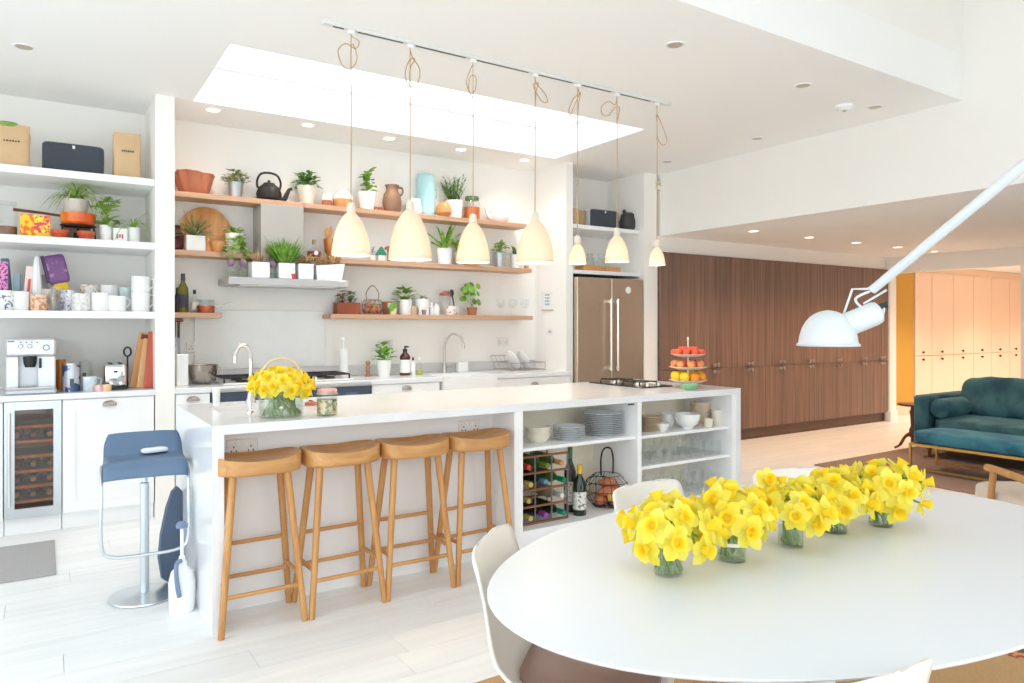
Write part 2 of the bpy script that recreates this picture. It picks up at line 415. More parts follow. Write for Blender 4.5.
def window(name, axis, o, c, cols, rows, fm=WHITE, bar=.05):
    a0, a1, b0, b1 = o
    f = struct(MB().ring(o, (a0 + bar, a1 - bar, b0 + bar, b1 - bar), c - .03, c + .03, axis).build(name, fm, smooth=False))
    for i in range(1, cols):
        a = a0 + (a1 - a0) * i / cols; m = MB()
        q = (a - bar / 2, a + bar / 2, b0 + bar, b1 - bar)
        if axis == 'x': m.box(c - .03, c + .03, q[0], q[1], q[2], q[3])
        elif axis == 'y': m.box(q[0], q[1], c - .03, c + .03, q[2], q[3])
        else: m.box(q[0], q[1], q[2], q[3], c - .03, c + .03)
        m.build('mullion', fm, f, smooth=False)
    for i in range(cols):
        p0 = a0 + (a1 - a0) * i / cols + bar / 2; p1 = a0 + (a1 - a0) * (i + 1) / cols - bar / 2
        m = MB(); e = .003
        if axis == 'x': m.box(c - e, c + e, p0, p1, b0 + bar / 2, b1 - bar / 2)
        elif axis == 'y': m.box(p0, p1, c - e, c + e, b0 + bar / 2, b1 - bar / 2)
        else: m.box(p0, p1, b0 + bar / 2, b1 - bar / 2, c - e, c + e)
        m.build('pane', PANE, f, smooth=False)
    return f
window('window_1', 'z', (.9, 4.18, 4.37, 5.62), ZC + .30, 1, 1, bar=.02)
window('window_2', 'z', (-2., 1.6, -.2, .8), 4.9, 3, 1)
window('window_3', 'x', (-.9, 4.6, .05, 2.85), -2.67, 4, 1)
window('window_4', 'y', (-2.5, 5.1, .05, 2.55), -1.17, 6, 1)

# recessed ceiling lights
def downlight(loc, label, lit, group, power=0, r=.045, col=(1, .63, .36)):
    t = thing('ceiling_downlight', label, 'downlight', loc, 0, group)
    MB().lathe([(r, -.002), (r * 1.32, -.006), (r * 1.35, 0), (r, 0)], 20).build('bezel', WHITE, t)
    MB().lathe([(0, -.001), (r, -.001), (r, .0), (0, .0)], 18).build('lens', DLIT if lit else DOFF, t)
    if power:
        l = D.lights.new('downlight_lamp', 'SPOT'); l.energy = power; l.color = col; l.spot_size = R(120); l.spot_blend = .8; l.shadow_soft_size = .05
        o = D.objects.new('downlight_lamp', l); COL.objects.link(o); o.parent = t; o.location = (0, 0, -.02)
for k, (u, v) in enumerate(((213, 110), (308, 125), (389, 138.5), (461, 149.5), (525, 160))):
    d = FPX * (ZC - CAMH) / (326 - v); l = (u - 512) / FPX * d
    downlight((d * math.sin(YAW) + l * math.cos(YAW), d * math.cos(YAW) - l * math.sin(YAW), ZC),
              'glowing ceiling downlight, %s from the left above the kitchen shelves' % ORD[k], True, 'downlights over the shelves', 5.5, col=(1, .8, .62))
for (u, v), lb in zip(((24, 47), (675, 45), (803, 85.5), (875, 107), (757, 138.5), (667, 161.5)),
                      ('unlit recessed downlight in the ceiling above the left shelf unit', 'unlit ceiling downlight to the right of the pendant track, nearest the camera',
                       'unlit ceiling downlight beside the smoke alarm, towards the ceiling edge', 'unlit ceiling downlight nearest the corner of the bulkhead',
                       'unlit ceiling downlight close to the bulkhead, left of the smoke alarm', 'unlit ceiling downlight above the thermostat by the fridge')):
    d = FPX * (ZC - CAMH) / (326 - v); l = (u - 512) / FPX * d
    downlight((d * math.sin(YAW) + l * math.cos(YAW), d * math.cos(YAW) - l * math.sin(YAW), ZC), lb, False, 'unlit kitchen downlights')
for k, x in enumerate((6.09, 7.03, 7.93, 8.82, 9.72)):
    downlight((x, 4.77, ZL), 'glowing downlight in the low ceiling by the walnut cupboards, %s from the left' % ORD[k], True, 'downlights by the walnut cupboards', 18)
for k, x in enumerate((6.6, 8.3, 9.6)):
    downlight((x, 2.2, ZL), 'recessed downlight in the low ceiling around the teal sofa, %s from the kitchen' % ORD[k], True, 'downlights over the sofa', 20)
for k, x in enumerate((11.2, 13.2, 15.0)):
    downlight((x, 4.6, ZL), 'recessed downlight in the hall ceiling, %s from the opening' % ORD[k], True, 'downlights in the hall', 58, col=(1, .86, .72))
t = thing('smoke_alarm', 'round white smoke alarm on the kitchen ceiling', 'smoke alarm', (4.98, 3.09, ZC))
MB().lathe([(0, -.035), (.035, -.035), (.05, -.022), (.062, -.016), (.066, 0), (0, 0)], 24).build('body', WHITE, t)
MB().lathe([(0, -.042), (.014, -.042), (.016, -.034), (0, -.034)], 14).build('test_button', DOFF, t)
t = thing('thermostat', 'small white thermostat box on the column right of the fridge', 'thermostat', (5.595, 5.55, 2.86))
t.location = (at(658, 5.6), 5.6, 2.88)
MB().box(-.035, .035, -.022, 0, -.05, .05, .006).build('body', CREAM, t)
MB().box(-.022, .022, -.024, -.021, .0, .03).build('display', DOFF, t)

# ------------------------------------------------------------------ walnut and peach cupboard walls
knobm = MB(); knobm.mv(0, 0, 0, rx=PI / 2).lathe([(0, 0), (.012, 0), (.009, .014), (.02, .024), (.021, .032), (.014, .038), (0, .039)], 14)
KN = {k: knobm.mesh('knob', m) for k, m in (('p', PEWTER), ('d', mat('bronze_knob', (88, 60, 48), .4, .6)))}
def knob(parent, x, y, z, k='p'):
    o = D.objects.new('knob', KN[k]); COL.objects.link(o); o.parent = parent; o.location = (x, y, z)
bounds = (5.552, 6.13, 6.70, 7.32, 7.90, 8.50, 9.13, 9.67, 10.045)
where = ('left end of the wall, behind the fruit stand', 'second from the column, behind the fruit stand\'s right side', 'third from the white column', 'fourth from the white column',
         'under the white swing-arm lamp shade', 'right behind the lamp\'s arm joint', 'last but one before the hall opening', 'narrow one next to the hall opening')
for i, (a, b) in enumerate(zip(bounds, bounds[1:])):
    t = thing('tall_cupboard', 'walnut tall cupboard, ' + where[i], 'cupboard', (a, 5.56, 0), 0, 'walnut wall cupboards')
    wd = b - a
    MB().box(0, wd, .022, .63, .13, 2.165).build('carcass', WALNUTD, t, smooth=False)
    MB().box(0, wd, .06, .08, 0, .13).build('plinth', WALNUTD, t, smooth=False)
    for (z0, z1, kz) in ((.14, .874, .838), (.878, 2.155, .915)):
        for s in (0, 1):
            x0 = .0015 + s * wd / 2; x1 = x0 + wd / 2 - .003
            d = MB().box(0, x1 - x0, 0, .021, z0, z1, .0015).build('door', WALNUT, t, (x0, 0, 0), smooth=False)
            knob(d, (x1 - x0 - .03) if s == 0 else .03, 0, kz)
ub = (913, 930.5, 952, 972, 990, 1008, 1021)
xb = [at(u, 5.9) for u in ub]
xb[0] = 11.38
wh2 = ('next to the ochre wall', 'second from the ochre wall', 'third from the ochre wall', 'fourth from the ochre wall', 'fifth from the ochre wall', 'right by the white door jamb')
for i, (a, b) in enumerate(zip(xb, xb[1:])):
    t = thing('hall_cupboard', 'peach painted hall cupboard, ' + wh2[i], 'cupboard', (a, 5.88, 0), 0, 'peach hall cupboards')
    wd = b - a
    MB().box(0, wd, .022, .31, 0, 2.33).build('carcass', PEACH, t, smooth=False)
    for (z0, z1, kz) in ((.1, .885, .83), (.893, 2.21, .945)):
        d = MB().box(.006, wd - .006, -.004, .021, z0, z1, .005).build('door', PEACH, t, smooth=False)
        knob(d, wd * .42, 0, kz, 'd')
# ------------------------------------------------------------------ kitchen joinery
def cup_pull(parent, x, y, z, w=.085):
    def fn(i, j):
        a = PI * i; b = PI / 2 * j
        return (x - math.cos(a) * w / 2 * (1 - .0), y - .026 * math.sin(b) * math.sin(a) ** .6, z + .034 * math.cos(b) * math.sin(a) ** .7)
    MB().grid(fn, 12, 6).build('cup_pull', PEWTER, parent, solid=.003)
def shaker(t, x0, x1, z0, z1, y=0, name='door', inset=.07, m=CABW):
    d = MB().ring((x0, x1, z0, z1), (x0 + inset, x1 - inset, z0 + inset, z1 - inset), y, y + .02, 'y').build(name, m, t, smooth=False)
    MB().box(x0 + inset - .002, x1 - inset + .002, y + .009, y + .02, z0 + inset - .002, z1 - inset + .002).build('panel', m, d, smooth=False)
    return d
YC = 5.6                                  # front of the base cabinets
def base_cab(label, x0, x1, pulls=True, drawer=False, top=.87):
    t = thing('base_cabinet', label, 'cabinet', (x0, YC, 0)); w = x1 - x0
    MB().box(0, w, .021, .59, .11, top).build('carcass', CABW, t, smooth=False)
    MB().box(0, w, .05, .07, 0, .11).build('plinth', CABW, t, smooth=False)
    if drawer:
        d = shaker(t, .003, w - .003, .69, .865, name='drawer', inset=.04); cup_pull(d, w / 2, 0, .79)
        d = shaker(t, .003, w - .003, .115, .685)
    else:
        d = shaker(t, .003, w - .003, .115, top - .005)
        if pulls: cup_pull(d, w / 2, 0, .815)
    return t
XL = -.95
x5, x61 = at(4, YC), at(61.5, YC)
base_cab('white cabinet left of the wine cooler at the picture edge', XL + .006, x5 - .004)
base_cab('white cabinet with a cup pull between the wine cooler and the column', x61 + .004, .644)
base_cab('narrow white cabinet with a cup pull left of the range cooker', .781, 1.015)
base_cab('white cabinet with a cup pull between range cooker and sink', 2.27, 2.905)
base_cab('white drawer cabinet right of the sink under the dish rack', 3.50, 4.349, drawer=True)
t = base_cab('white cabinet under the butler sink', 2.907, 3.498, pulls=False, top=.655)
# wine cooler
t = thing('wine_cooler', 'built-in wine cooler with steel framed glass door and wooden shelves', 'wine cooler', (x5, YC, 0)); w = x61 - x5
MB().box(0, w, .05, .07, 0, .11).build('plinth', CABW, t, smooth=False)
m = MB(); m.box(.0, .012, .03, .57, .12, .87).box(w - .012, w, .03, .57, .12, .87).box(.012, w - .012, .555, .57, .12, .87).box(.012, w - .012, .03, .555, .12, .135).box(.012, w - .012, .03, .555, .855, .87)
m.build('cabinet_body', mat('cooler_lining', (206, 170, 140), .6), t, smooth=False)
d = MB().ring((0, w, .115, .868), (.055, w - .045, .175, .815), 0, .028, 'y').build('door', mat('satin_steel_frame', (206, 212, 216), .32, .7), t, smooth=False)
MB().box(.055, w - .045, .010, .016, .175, .815).build('pane', glass('smoked_glass', (240, 222, 208), .06, .3), d, smooth=False)
MB().tube([(.028, -.03, .2), (.028, -.03, .8)], .008, 10).build('handle', CHROME, d)
for k in range(6):
    z = .2 + k * .098
    MB().box(.03, w - .03, .045, .07, z, z + .018, .003).build('shelf_front', BOARDW, t, smooth=False)
    MB().box(.016, w - .016, .07, .5, z + .002, z + .006).build('wire_shelf', IRON, t, smooth=False)
winebot = MB().mv(0, 0, 0, rx=PI / 2).lathe([(0, 0), (.013, 0), (.014, .07), (.034, .12), (.037, .14), (.037, .3), (0, .3)], 14)
WBM = {}
def wine_lying(loc, cap, label, group, body='dark'):
    t = thing('wine_bottle', label, 'bottle', loc, 0, group)
    key = ('b', body)
    if key not in WBM:
        WBM[key] = MB().mv(0, 0, 0, rx=-PI / 2).lathe([(0, 0), (.0145, 0), (.014, .085), (.034, .125), (.037, .145), (.037, .295), (0, .3)], 14).mesh('bottle_body', {'dark': mat('dark_bottle_glass', (40, 46, 34), .15), 'green': mat('green_bottle_glass', (92, 120, 52), .15), 'clear': mat('pale_bottle_glass', (170, 150, 120), .15)}[body])
    key2 = ('c', cap)
    if key2 not in WBM:
        WBM[key2] = MB().mv(0, 0, 0, rx=-PI / 2).lathe([(0, -.002), (.015, -.002), (.0165, .002), (.0165, .06), (.0148, .06)], 14).mesh('foil_cap', mat('foil_%d_%d_%d' % cap, cap, .35, .3))
    for nm, k in (('bottle_body', key), ('foil_cap', key2)):
        o = D.objects.new(nm, WBM[k]); COL.objects.link(o); o.parent = t
    return t
rr = random.Random(8)
for k in (0, 1, 2, 4):
    for j in range(3):
        z = .2 + k * .098
        wine_lying((x5 + .062 + j * .092, YC + .1, z + .046), rr.choice(((120, 40, 40), (196, 170, 110), (60, 44, 40), (150, 150, 150))),
                   'wine bottle in the wine cooler, %s shelf from the bottom, %s' % (ORD[k], ('left', 'middle', 'right')[j]), 'bottles in the wine cooler', rr.choice(('dark', 'green', 'dark')))
# worktops
tag(MB().box(XL, .65, 5.585, 6.2, .872, .912, .004).build('worktop', STONE, smooth=False), 'white stone worktop under the coffee machine, left of the column', 'worktop')
m = MB()
tag(MB().box(.775, 1.03, 5.585, 6.2, .872, .912, .004).build('worktop', STONE, smooth=False), 'short white worktop left of the range cooker', 'worktop')
tag(MB().box(2.255, 2.93, 5.585, 6.2, .872, .912, .004).build('worktop', STONE, smooth=False), 'white worktop between the range cooker and the sink', 'worktop')
tag(MB().box(3.48, 4.35, 5.585, 6.2, .872, .912, .004).build('worktop', STONE, smooth=False), 'white worktop under the dish rack, right of the sink', 'worktop')
tag(MB().box(2.93, 3.48, 6.03, 6.2, .872, .912, .003).build('worktop', STONE, smooth=False), 'narrow worktop strip behind the sink tap', 'worktop')
tag(MB().box(.775, 4.35, 6.193, 6.2, .916, 1.005, .003).build('upstand', MARBLE, smooth=False), 'pale grey marble upstand along the back wall', 'upstand')
tag(MB().box(1.0, 2.07, 6.186, 6.199, 1.005, 1.49, .002).build('splashback', mat('white_glass_splashback', (232, 230, 226), .12), smooth=False), 'plain white glass splashback behind the range cooker', 'splashback')
t = thing('butler_sink', 'white ceramic butler sink set in the back worktop', 'sink', (2.932, 5.56, 0)); w = .546
m = MB(); m.ring((0, w, 0, .465), (.03, w - .03, .035, .435), .70, .905, 'z').box(.0, w, 0, .465, .66, .70)
m.build('basin', CER, t, smooth=False)
MB().lathe([(0, .701), (.03, .701), (.035, .704), (0, .706)], 16, (w / 2, .23, 0)).build('drain', CHROME, t)
# built-in ovens and gas hob
tag(MB().box(1.032, 2.253, 5.585, 6.2, .892, .912, .003).build('worktop', STONE, smooth=False), 'white worktop around the back gas hob', 'worktop')
t = thing('built_in_oven', 'wide built-in oven with a navy control panel under the hob', 'oven', (1.02, 5.58, 0)); w = 1.245
MB().box(0, w, .03, .6, .1, .868, .002).build('body', STEEL, t, smooth=False)
MB().box(.0, w, .07, .09, 0, .1).build('plinth', CABW, t, smooth=False)
MB().box(0, w, .0, .03, .868, .890, .002).build('steel_trim', STEEL, t, smooth=False)
MB().box(.0, w, .003, .03, .755, .866, .002).build('control_panel', NAVY, t, smooth=False)
MB().box(w * .82, w * .9, .0015, .0035, .78, .82).build('display', mat('oven_display', (96, 110, 136), .2), t, smooth=False)
for k in range(2):
    a = .0 + k * w / 2; d = MB().box(a + .003, a + w / 2 - .003, .004, .03, .12, .745, .004).build('oven_door', NAVY, t, smooth=False)
    MB().tube([(a + .06, -.035, .70), (a + w / 2 - .06, -.035, .70)], .009, 8).build('handle', CHROME, d)
hx0, hx1 = at(222, 5.72), at(347, 5.85)
t = thing('gas_hob', 'wide back gas hob with black grates under the extractor', 'hob', (hx0, 5.68, .912)); w = hx1 - hx0
MB().box(0, w, 0, .44, 0, .012, .004).build('hob_plate', mat('pale_steel_hob', (222, 218, 214), .28, .5), t, smooth=False)
for k in range(5): MB().lathe([(0, .032), (.014, .032), (.017, .012), (0, .012)], 14, (w * (.3 + k * .1), .035, 0)).build('knob', CHROME, t)
for bx, by in ((.16, .13), (.16, .32), (.5, .26), (.84, .13), (.84, .32)):
    MB().lathe([(0, .03), (.035, .03), (.04, .022), (.05, .013), (0, .013)], 18, (bx * w, by, 0)).build('burner', IRON, t)
for k in range(3):
    a = w * (.02 + k * .325); b = a + w * .31; m = MB(); zg = .048
    m.tube([(a, .06, zg), (b, .06, zg), (b, .41, zg), (a, .41, zg)], .007, 6, closed=True)
    for q in (.15, .235, .32): m.tube([(a, q, zg), (b, q, zg)], .006, 6)
    m.tube([((a + b) / 2, .06, zg), ((a + b) / 2, .41, zg)], .006, 6)
    for qx in (a, b):
        for qy in (.06, .41): m.tube([(qx, qy, zg), (qx, qy, .012)], .007, 6)
    m.build('pan_grate', IRON, t, kind='stuff')
# extractor hood
t = thing('extractor_hood', 'stainless steel extractor hood with a flat canopy carrying plant pots', 'extractor hood', (1.632, 6.2, 0))
HOODS = mat('hood_steel', (188, 182, 176), .36, .6, var=.03)
MB().box(-.174, .174, -.265, -.001, 1.742, 2.352, .003).build('chimney', HOODS, t, smooth=False)
MB().box(-.45, .51, -.40, -.001, 1.684, 1.742, .004).build('canopy', mat('canopy_steel', (182, 180, 180), .34, .6, var=.02), t, smooth=False)
MB().box(-.36, .42, -.37, -.04, 1.678, 1.685).build('grease_filter', STEEL, t, smooth=False)
# wall shelves
YS = 5.965
def shelf(label, x0, x1, zt, th=.042, yf=YS):
    o = MB().box(0, x1 - x0, 0, 6.2 - yf, -th, 0, .003).build('wall_shelf', SHELF, None, (x0, yf, zt), smooth=False)
    return tag(o, label, 'shelf')
Z1, Z2, Z3, ZH = 2.395, 1.945, 1.464, 1.742
shelf('top oak wall shelf, left length over the extractor carrying the iron teapot', .775, 1.815, Z1)
shelf('top oak wall shelf, right length behind the pendants', 1.818, at(527, YS), Z1)
shelf('middle oak wall shelf, short left length with the round board', .775, 1.452, Z2)
shelf('middle oak wall shelf, right length behind the pendants', 1.812, at(532, YS), Z2)
shelf('small low oak shelf with the wine bottle beside the column', .775, at(222, YS), Z3)
shelf('lowest oak wall shelf above the sink', at(331, YS), at(533, YS), Z3)
# fitted white shelves, left unit
for zt, lb in ((2.405, 'thick white fitted shelf holding the speaker and paper bags'), (1.953, 'white fitted shelf holding the spider plant and orange pan'), (1.462, 'white fitted shelf holding the mugs')):
    tag(MB().box(XL, .65, 5.635, 6.2, zt - .05, zt, .003).build('fitted_shelf', WHITE, smooth=False), lb, 'shelf')
# fridge tower
for zt, lb in ((2.39, 'white shelf over the fridge with the dark speaker'), (1.93, 'white shelf directly over the fridge with the glass carafes')):
    tag(MB().box(4.436, 5.35, 5.67, 6.2, zt - .04, zt, .003).build('fitted_shelf', WHITE, smooth=False), lb, 'shelf')
t = thing('fridge_freezer', 'tall stainless steel double door fridge in a white niche', 'fridge', (4.442, 5.6, 0))
MB().box(0, .90, .06, .59, .04, 1.855).build('body', mat('fridge_side', (120, 116, 112), .5), t, smooth=False)
xs = at(611.5, 5.6) - 4.442
DH = mat('fridge_handle_steel', (226, 220, 212), .2, 1)
for a, b, hx, in ((.003, xs - .003, xs - .045), (xs + .003, .897, xs + .045)):
    d = MB().box(a, b, 0, .058, .06, 1.852, .006).build('door', FRIDGE, t, smooth=False)
    MB().tube([(hx, -.05, .90), (hx, -.05, 1.64)], .013, 10).build('handle', DH, d)
    for z in (.93, 1.61): MB().box(hx - .016, hx + .016, -.05, 0, z - .02, z + .02, .004).build('handle_bracket', DH, d, smooth=False)
MB().mv(at(628, 5.6) - 4.442, 0, 1.735, rx=PI / 2).lathe([(0, .012), (.03, .012), (.036, .008), (.036, 0), (0, 0)], 20).build('round_dial', CER, t, label='round white dial')
# ------------------------------------------------------------------ island
IX0, IX1, IY0, IY1, IZ = .612, 4.12, 3.338, 4.36, .92
t = thing('island_worktop', 'long white stone island worktop with waterfall ends', 'worktop', (0, 0, 0))
SX0, SX1, SY0, SY1 = .74, 1.2, 3.88, 4.14
MB().ring((IX0, IX1, IY0, IY1), (SX0, SX1, SY0, SY1), IZ - .042, IZ).build('top_slab', STONE, t, smooth=False)
for a in (IX0, IX1 - .05): MB().box(a, a + .05, IY0, IY1, 0, IZ - .042).build('waterfall_end', STONE, t, smooth=False)
t = thing('island_sink', 'white undermount sink sunk in the island worktop', 'sink', (0, 0, 0))
m = MB(); m.ring((SX0 - .02, SX1 + .02, SY0 - .02, SY1 + .02), (SX0, SX1, SY0, SY1), .71, IZ - .043).box(SX0 - .02, SX1 + .02, SY0 - .02, SY1 + .02, .69, .71)
m.build('basin', CER, t, smooth=False)
MB().lathe([(0, .711), (.03, .711), (.035, .714), (0, .716)], 16, (.97, 4.0, 0)).build('drain', CHROME, t)
t = thing('island_cabinet', 'white island cabinet run behind the bar stools', 'cabinet', (0, 0, 0))
m = MB().box(IX0 + .05, 2.205, 3.60, IY1 - .02, .1, .685).build('carcass', CABW, t, smooth=False)
MB().box(IX0 + .05, 2.205, 3.585, 3.60, .0, .876).build('back_panel', CABW, t, smooth=False)
MB().box(IX0 + .05, IX1 - .05, IY1 - .08, IY1 - .06, 0, .1).build('plinth', CABW, t, smooth=False)
for k in range(3):
    a = IX0 + .06 + k * .51; d = MB().box(a, a + .5, IY1 - .02, IY1 - .001, .12, .86, .003).build('door', CABW, t, smooth=False)
C1a, C1b, C2a, C2b = 2.262, 3.139, 3.173, 4.032
t = thing('open_shelf_unit', 'white open shelf unit built in the island end with crockery and glasses', 'shelf unit', (0, 0, 0))
MB().box(2.205, C1a, IY0 + .006, IY1 - .02, 0, .878).build('side_panel', CABW, t, smooth=False)
MB().box(C1b, C2a, IY0 + .006, 3.78, 0, .878).build('divider', CABW, t, smooth=False)
MB().box(C2b, IX1 - .05, IY0 + .006, IY1 - .02, 0, .878).build('side_panel', CABW, t, smooth=False)
MB().box(C1a, C2b, 3.78, 3.80, 0, .878).build('back_panel', mat('cream_shelf_back', (246, 236, 214), .6), t, smooth=False)
MB().box(C1a, C2b, 3.80, IY1 - .02, .1, .876).build('rear_carcass', CABW, t, smooth=False)
ZA, ZB, ZCc, ZD = .66, .655, .457, .195
for a, b, z in ((C1a, C1b, ZA), (C2a, C2b, ZB), (C2a, C2b, ZCc)): MB().box(a, b, IY0 + .03, 3.78, z - .02, z, .002).build('shelf', CABW, t, smooth=False)
for a, b in ((C1a, C1b), (C2a, C2b)):
    MB().box(a, b, IY0 + .006, 3.78, ZD - .035, ZD).build('bottom_board', CABW, t, smooth=False)
    MB().box(a, b, IY0 + .03, IY0 + .05, 0, ZD - .035).build('plinth', CABW, t, smooth=False)
MB().box(C1b - .075, C1b - .03, 3.345, 3.352, .862, .870).build('catch', BLACK, t, smooth=False)
def socket(label, x, y, z, face='y', w=.146, h=.086, m=CREAM):
    t = thing('wall_socket', label, 'socket', (x, y, z)); t.rotation_euler.z = 0 if face == 'y' else -PI / 2
    MB().box(-w / 2, w / 2, -.009, 0, -h / 2, h / 2, .003).build('face_plate', m, t, smooth=False)
    for s in (-1, 1):
        MB().box(s * w * .12 - .006, s * w * .12 + .006, -.013, -.008, .012, .03, .002).build('rocker_switch', WHITE, t, smooth=False)
        for dx, dz in ((0, .006), (-.011, -.014), (.011, -.014)):
            MB().box(s * w * .27 + dx - .003, s * w * .27 + dx + .003, -.0095, -.0088, dz - .004, dz + .004).build('pin_hole', BLACK, t, smooth=False)
SOCK = mat('pale_grey_socket', (236, 230, 226), .4)
socket('double socket under the worktop behind the leftmost oak stool', at(242, 3.585), 3.585, .775, m=SOCK)
socket('double socket under the worktop above the rightmost oak stool', at(469, 3.585), 3.585, .775, m=SOCK)
socket('double wall socket beneath the small low shelf by the knives', at(196, 6.19), 6.199, 1.19, m=SOCK)
socket('wall socket behind the basil pot', at(386, 6.19), 6.199, 1.19, m=SOCK)
socket('wall socket over the dish rack near the corner', at(503, 6.19), 6.199, 1.20, m=SOCK)
# ------------------------------------------------------------------ furniture
def sup(m, c, a, b, h, e=.35, n=24, k=14):
    "rounded block (superellipsoid) with half sizes a, b, h"
    sg = lambda v, p: math.copysign(abs(v) ** p, v)
    vs = []
    rows = []
    for i in range(k + 1):
        ph = -PI / 2 + PI * i / k
        if i in (0, k): rows.append([len(vs)]); vs.append((c[0], c[1], c[2] + h * math.copysign(1, ph))); continue
        r = []
        for j in range(n):
            th = 2 * PI * j / n; q = sg(math.cos(ph), e)
            r.append(len(vs)); vs.append((c[0] + a * q * sg(math.cos(th), e), c[1] + b * q * sg(math.sin(th), e), c[2] + h * sg(math.sin(ph), e)))
        rows.append(r)
    fs = []
    for p, q in zip(rows, rows[1:]):
        for j in range(n):
            o = (j + 1) % n
            if len(p) == 1: fs.append((p[0], q[j], q[o]))
            elif len(q) == 1: fs.append((p[j], p[o], q[0]))
            else: fs.append((p[j], p[o], q[o], q[j]))
    return m.add(vs, fs)
# bar stools
def stool_seat():
    m = MB(); A, B = .19, .118; n = 40
    def outline(th):
        c, s = math.cos(th), math.sin(th); e = 3.2
        r = 1 / ((abs(c) ** e + abs(s) ** e) ** (1 / e))
        return A * r * c, B * r * s - .018 * (1 - (r * c) ** 2) * (1 if s < 0 else -.4)
    rings = [(0, 0, .692), (.9, 0, .692), (.99, 0, .698), (1, 0, .708), (1, 1, 0), (.97, 1, .004), (.86, 1, -.004), (.6, 1, -.014), (.3, 1, -.02), (0, 1, -.022)]
    vs = []; rows = []
    for fr, top, z in rings:
        if fr == 0: rows.append([len(vs)]); vs.append((0, 0, z if not top else .760 + z)); continue
        r = []
        for k in range(n):
            x, y = outline(2 * PI * k / n); x *= fr; y *= fr
            zz = z if not top else .760 + z + .016 * (x / A) ** 2 - .006 * max(0, -y / B)
            r.append(len(vs)); vs.append((x, y, zz))
        rows.append(r)
    fs = []
    for p, q in zip(rows, rows[1:]):
        for k in range(n):
            o = (k + 1) % n
            if len(p) == 1: fs.append((p[0], q[o], q[k]))
            elif len(q) == 1: fs.append((p[k], p[o], q[0]))
            else: fs.append((p[k], p[o], q[o], q[k]))
    return m.add(vs, fs)
st = thing('bar_stool', '', 'stool', (.82, 3.395, 0), 0, 'oak bar stools at the island')
stool_seat().build('seat', OAKX, st, ang=60)
def lp(sx, sy, z):
    f = 1 - z / .71
    return (sx * (.118 + .065 * f), sy * (.06 + .07 * f) + .012, z)
for sx in (-1, 1):
    for sy in (-1, 1):
        MB().tube([lp(sx, sy, 0), lp(sx, sy, .3), lp(sx, sy, .702)], [.0145, .016, .0175], 12).build('leg', OAK, st)
def rail(a, b, za, zb): MB().tube([lp(*a, za), lp(*b, zb)], .0105, 8).build('rail', OAKX, st)
rail((-1, 1), (1, 1), .345, .345); rail((-1, 1), (1, 1), .185, .185); rail((-1, -1), (1, -1), .168, .168)
rail((-1, -1), (-1, 1), .215, .215); rail((1, -1), (1, 1), .215, .215)
for i, (x, lb) in enumerate(((.82, 'oak saddle-seat bar stool nearest the worktop\'s left end'), (1.212, 'oak saddle-seat bar stool, second from the left'),
                             (1.60, 'oak saddle-seat bar stool, third from the left'), (1.985, 'oak saddle-seat bar stool nearest the open shelves'))):
    if i == 0: st['label'] = lb
    else: dup(st, (x, 3.395, 0), R((0, 1.5, -1.5, 1)[i]), lb)
# piston stool
t = thing('piston_stool', 'blue-grey leather piston bar stool with a round steel base', 'stool', (.418, 4.02, 0), R(-4))
PST = mat('pale_satin_steel', (212, 220, 224), .28, .85)
MB().lathe([(0, 0), (.158, 0), (.162, .004), (.16, .01), (.06, .016), (.03, .024), (0, .024)], 40).build('base', PST, t)
MB().lathe([(.021, .02), (.021, .57), (.014, .575), (.014, .678), (0, .678)], 20).build('column', PST, t)
prof = cr([(.175, .805), (.15, .752), (.085, .70), (-.02, .69), (-.12, .698), (-.172, .692), (-.188, .632)], 5)
def seatfn(i, j):
    p = prof[round(i * (len(prof) - 1))]; x = -.18 + .36 * j
    tap = 1 - .12 * max(0, 1 - i * 4) ** 2
    return (x * tap, p[0], p[1] - .006 * (abs(x) / .18) ** 4)
MB().grid(seatfn, len(prof) - 1, 12).build('seat', LEATHERB, t, solid=.024)
MB().tube(cr([(-.187, -.02, .672), (-.187, -.15, .64), (-.187, -.185, .52), (-.187, -.185, .335), (-.15, -.185, .27), (0, -.185, .26), (.15, -.185, .27), (.187, -.185, .335), (.187, -.185, .52), (.187, -.15, .64), (.187, -.02, .672)], 5), .0085, 8).build('footrest_loop', PST, t)
t = thing('sheen_patch', 'sheen modelled as a pale cloth lying on the blue leather stool', 'highlight', (.47, 4.08, .712), R(10))
sup(MB(), (0, 0, .01), .062, .035, .012, .5).build('highlight', mat('pale_sheen', (236, 238, 240), .9, bump=.3, bscale=60), t)  # pale pad added to stand for a sheen on the leather
# leaning bag and sprayer by the island end
t = thing('racket_bag', 'slate-blue tapered padded bag leaning on the white island end', 'bag', (.547, 4.14, 0.004), R(14))
poly = [(.0, .0), (.04, .03), (.066, .14), (.064, .26), (.046, .4), (.024, .48), (.0, .505), (-.024, .48), (-.046, .4), (-.064, .26), (-.066, .14), (-.04, .03)]
m = MB(); m.T = Matrix.Rotation(R(4.5), 4, 'Y') @ Matrix.Rotation(PI / 2, 4, 'X'); m.prism(poly, -.015, .015)
m.build('padded_cover', mat('slate_blue_canvas', (96, 112, 134), .8, var=.08, scale=30), t)
m = MB(); m.T = Matrix.Rotation(R(4.5), 4, 'Y'); m.tube(cr([(.03, -.018, .49), (.06, -.02, .36), (.06, -.02, .2), (.03, -.018, .06)], 5), .006, 6).build('strap', NAVY, t)
t = thing('pump_sprayer', 'white plastic pump sprayer with a blue-grey handle beside the island end', 'sprayer', (.546, 3.715, 0))
MB().lathe([(0, 0), (.052, 0), (.058, .012), (.06, .14), (.048, .19), (.024, .215), (.022, .235), (0, .235)], 24).build('tank', CER, t)
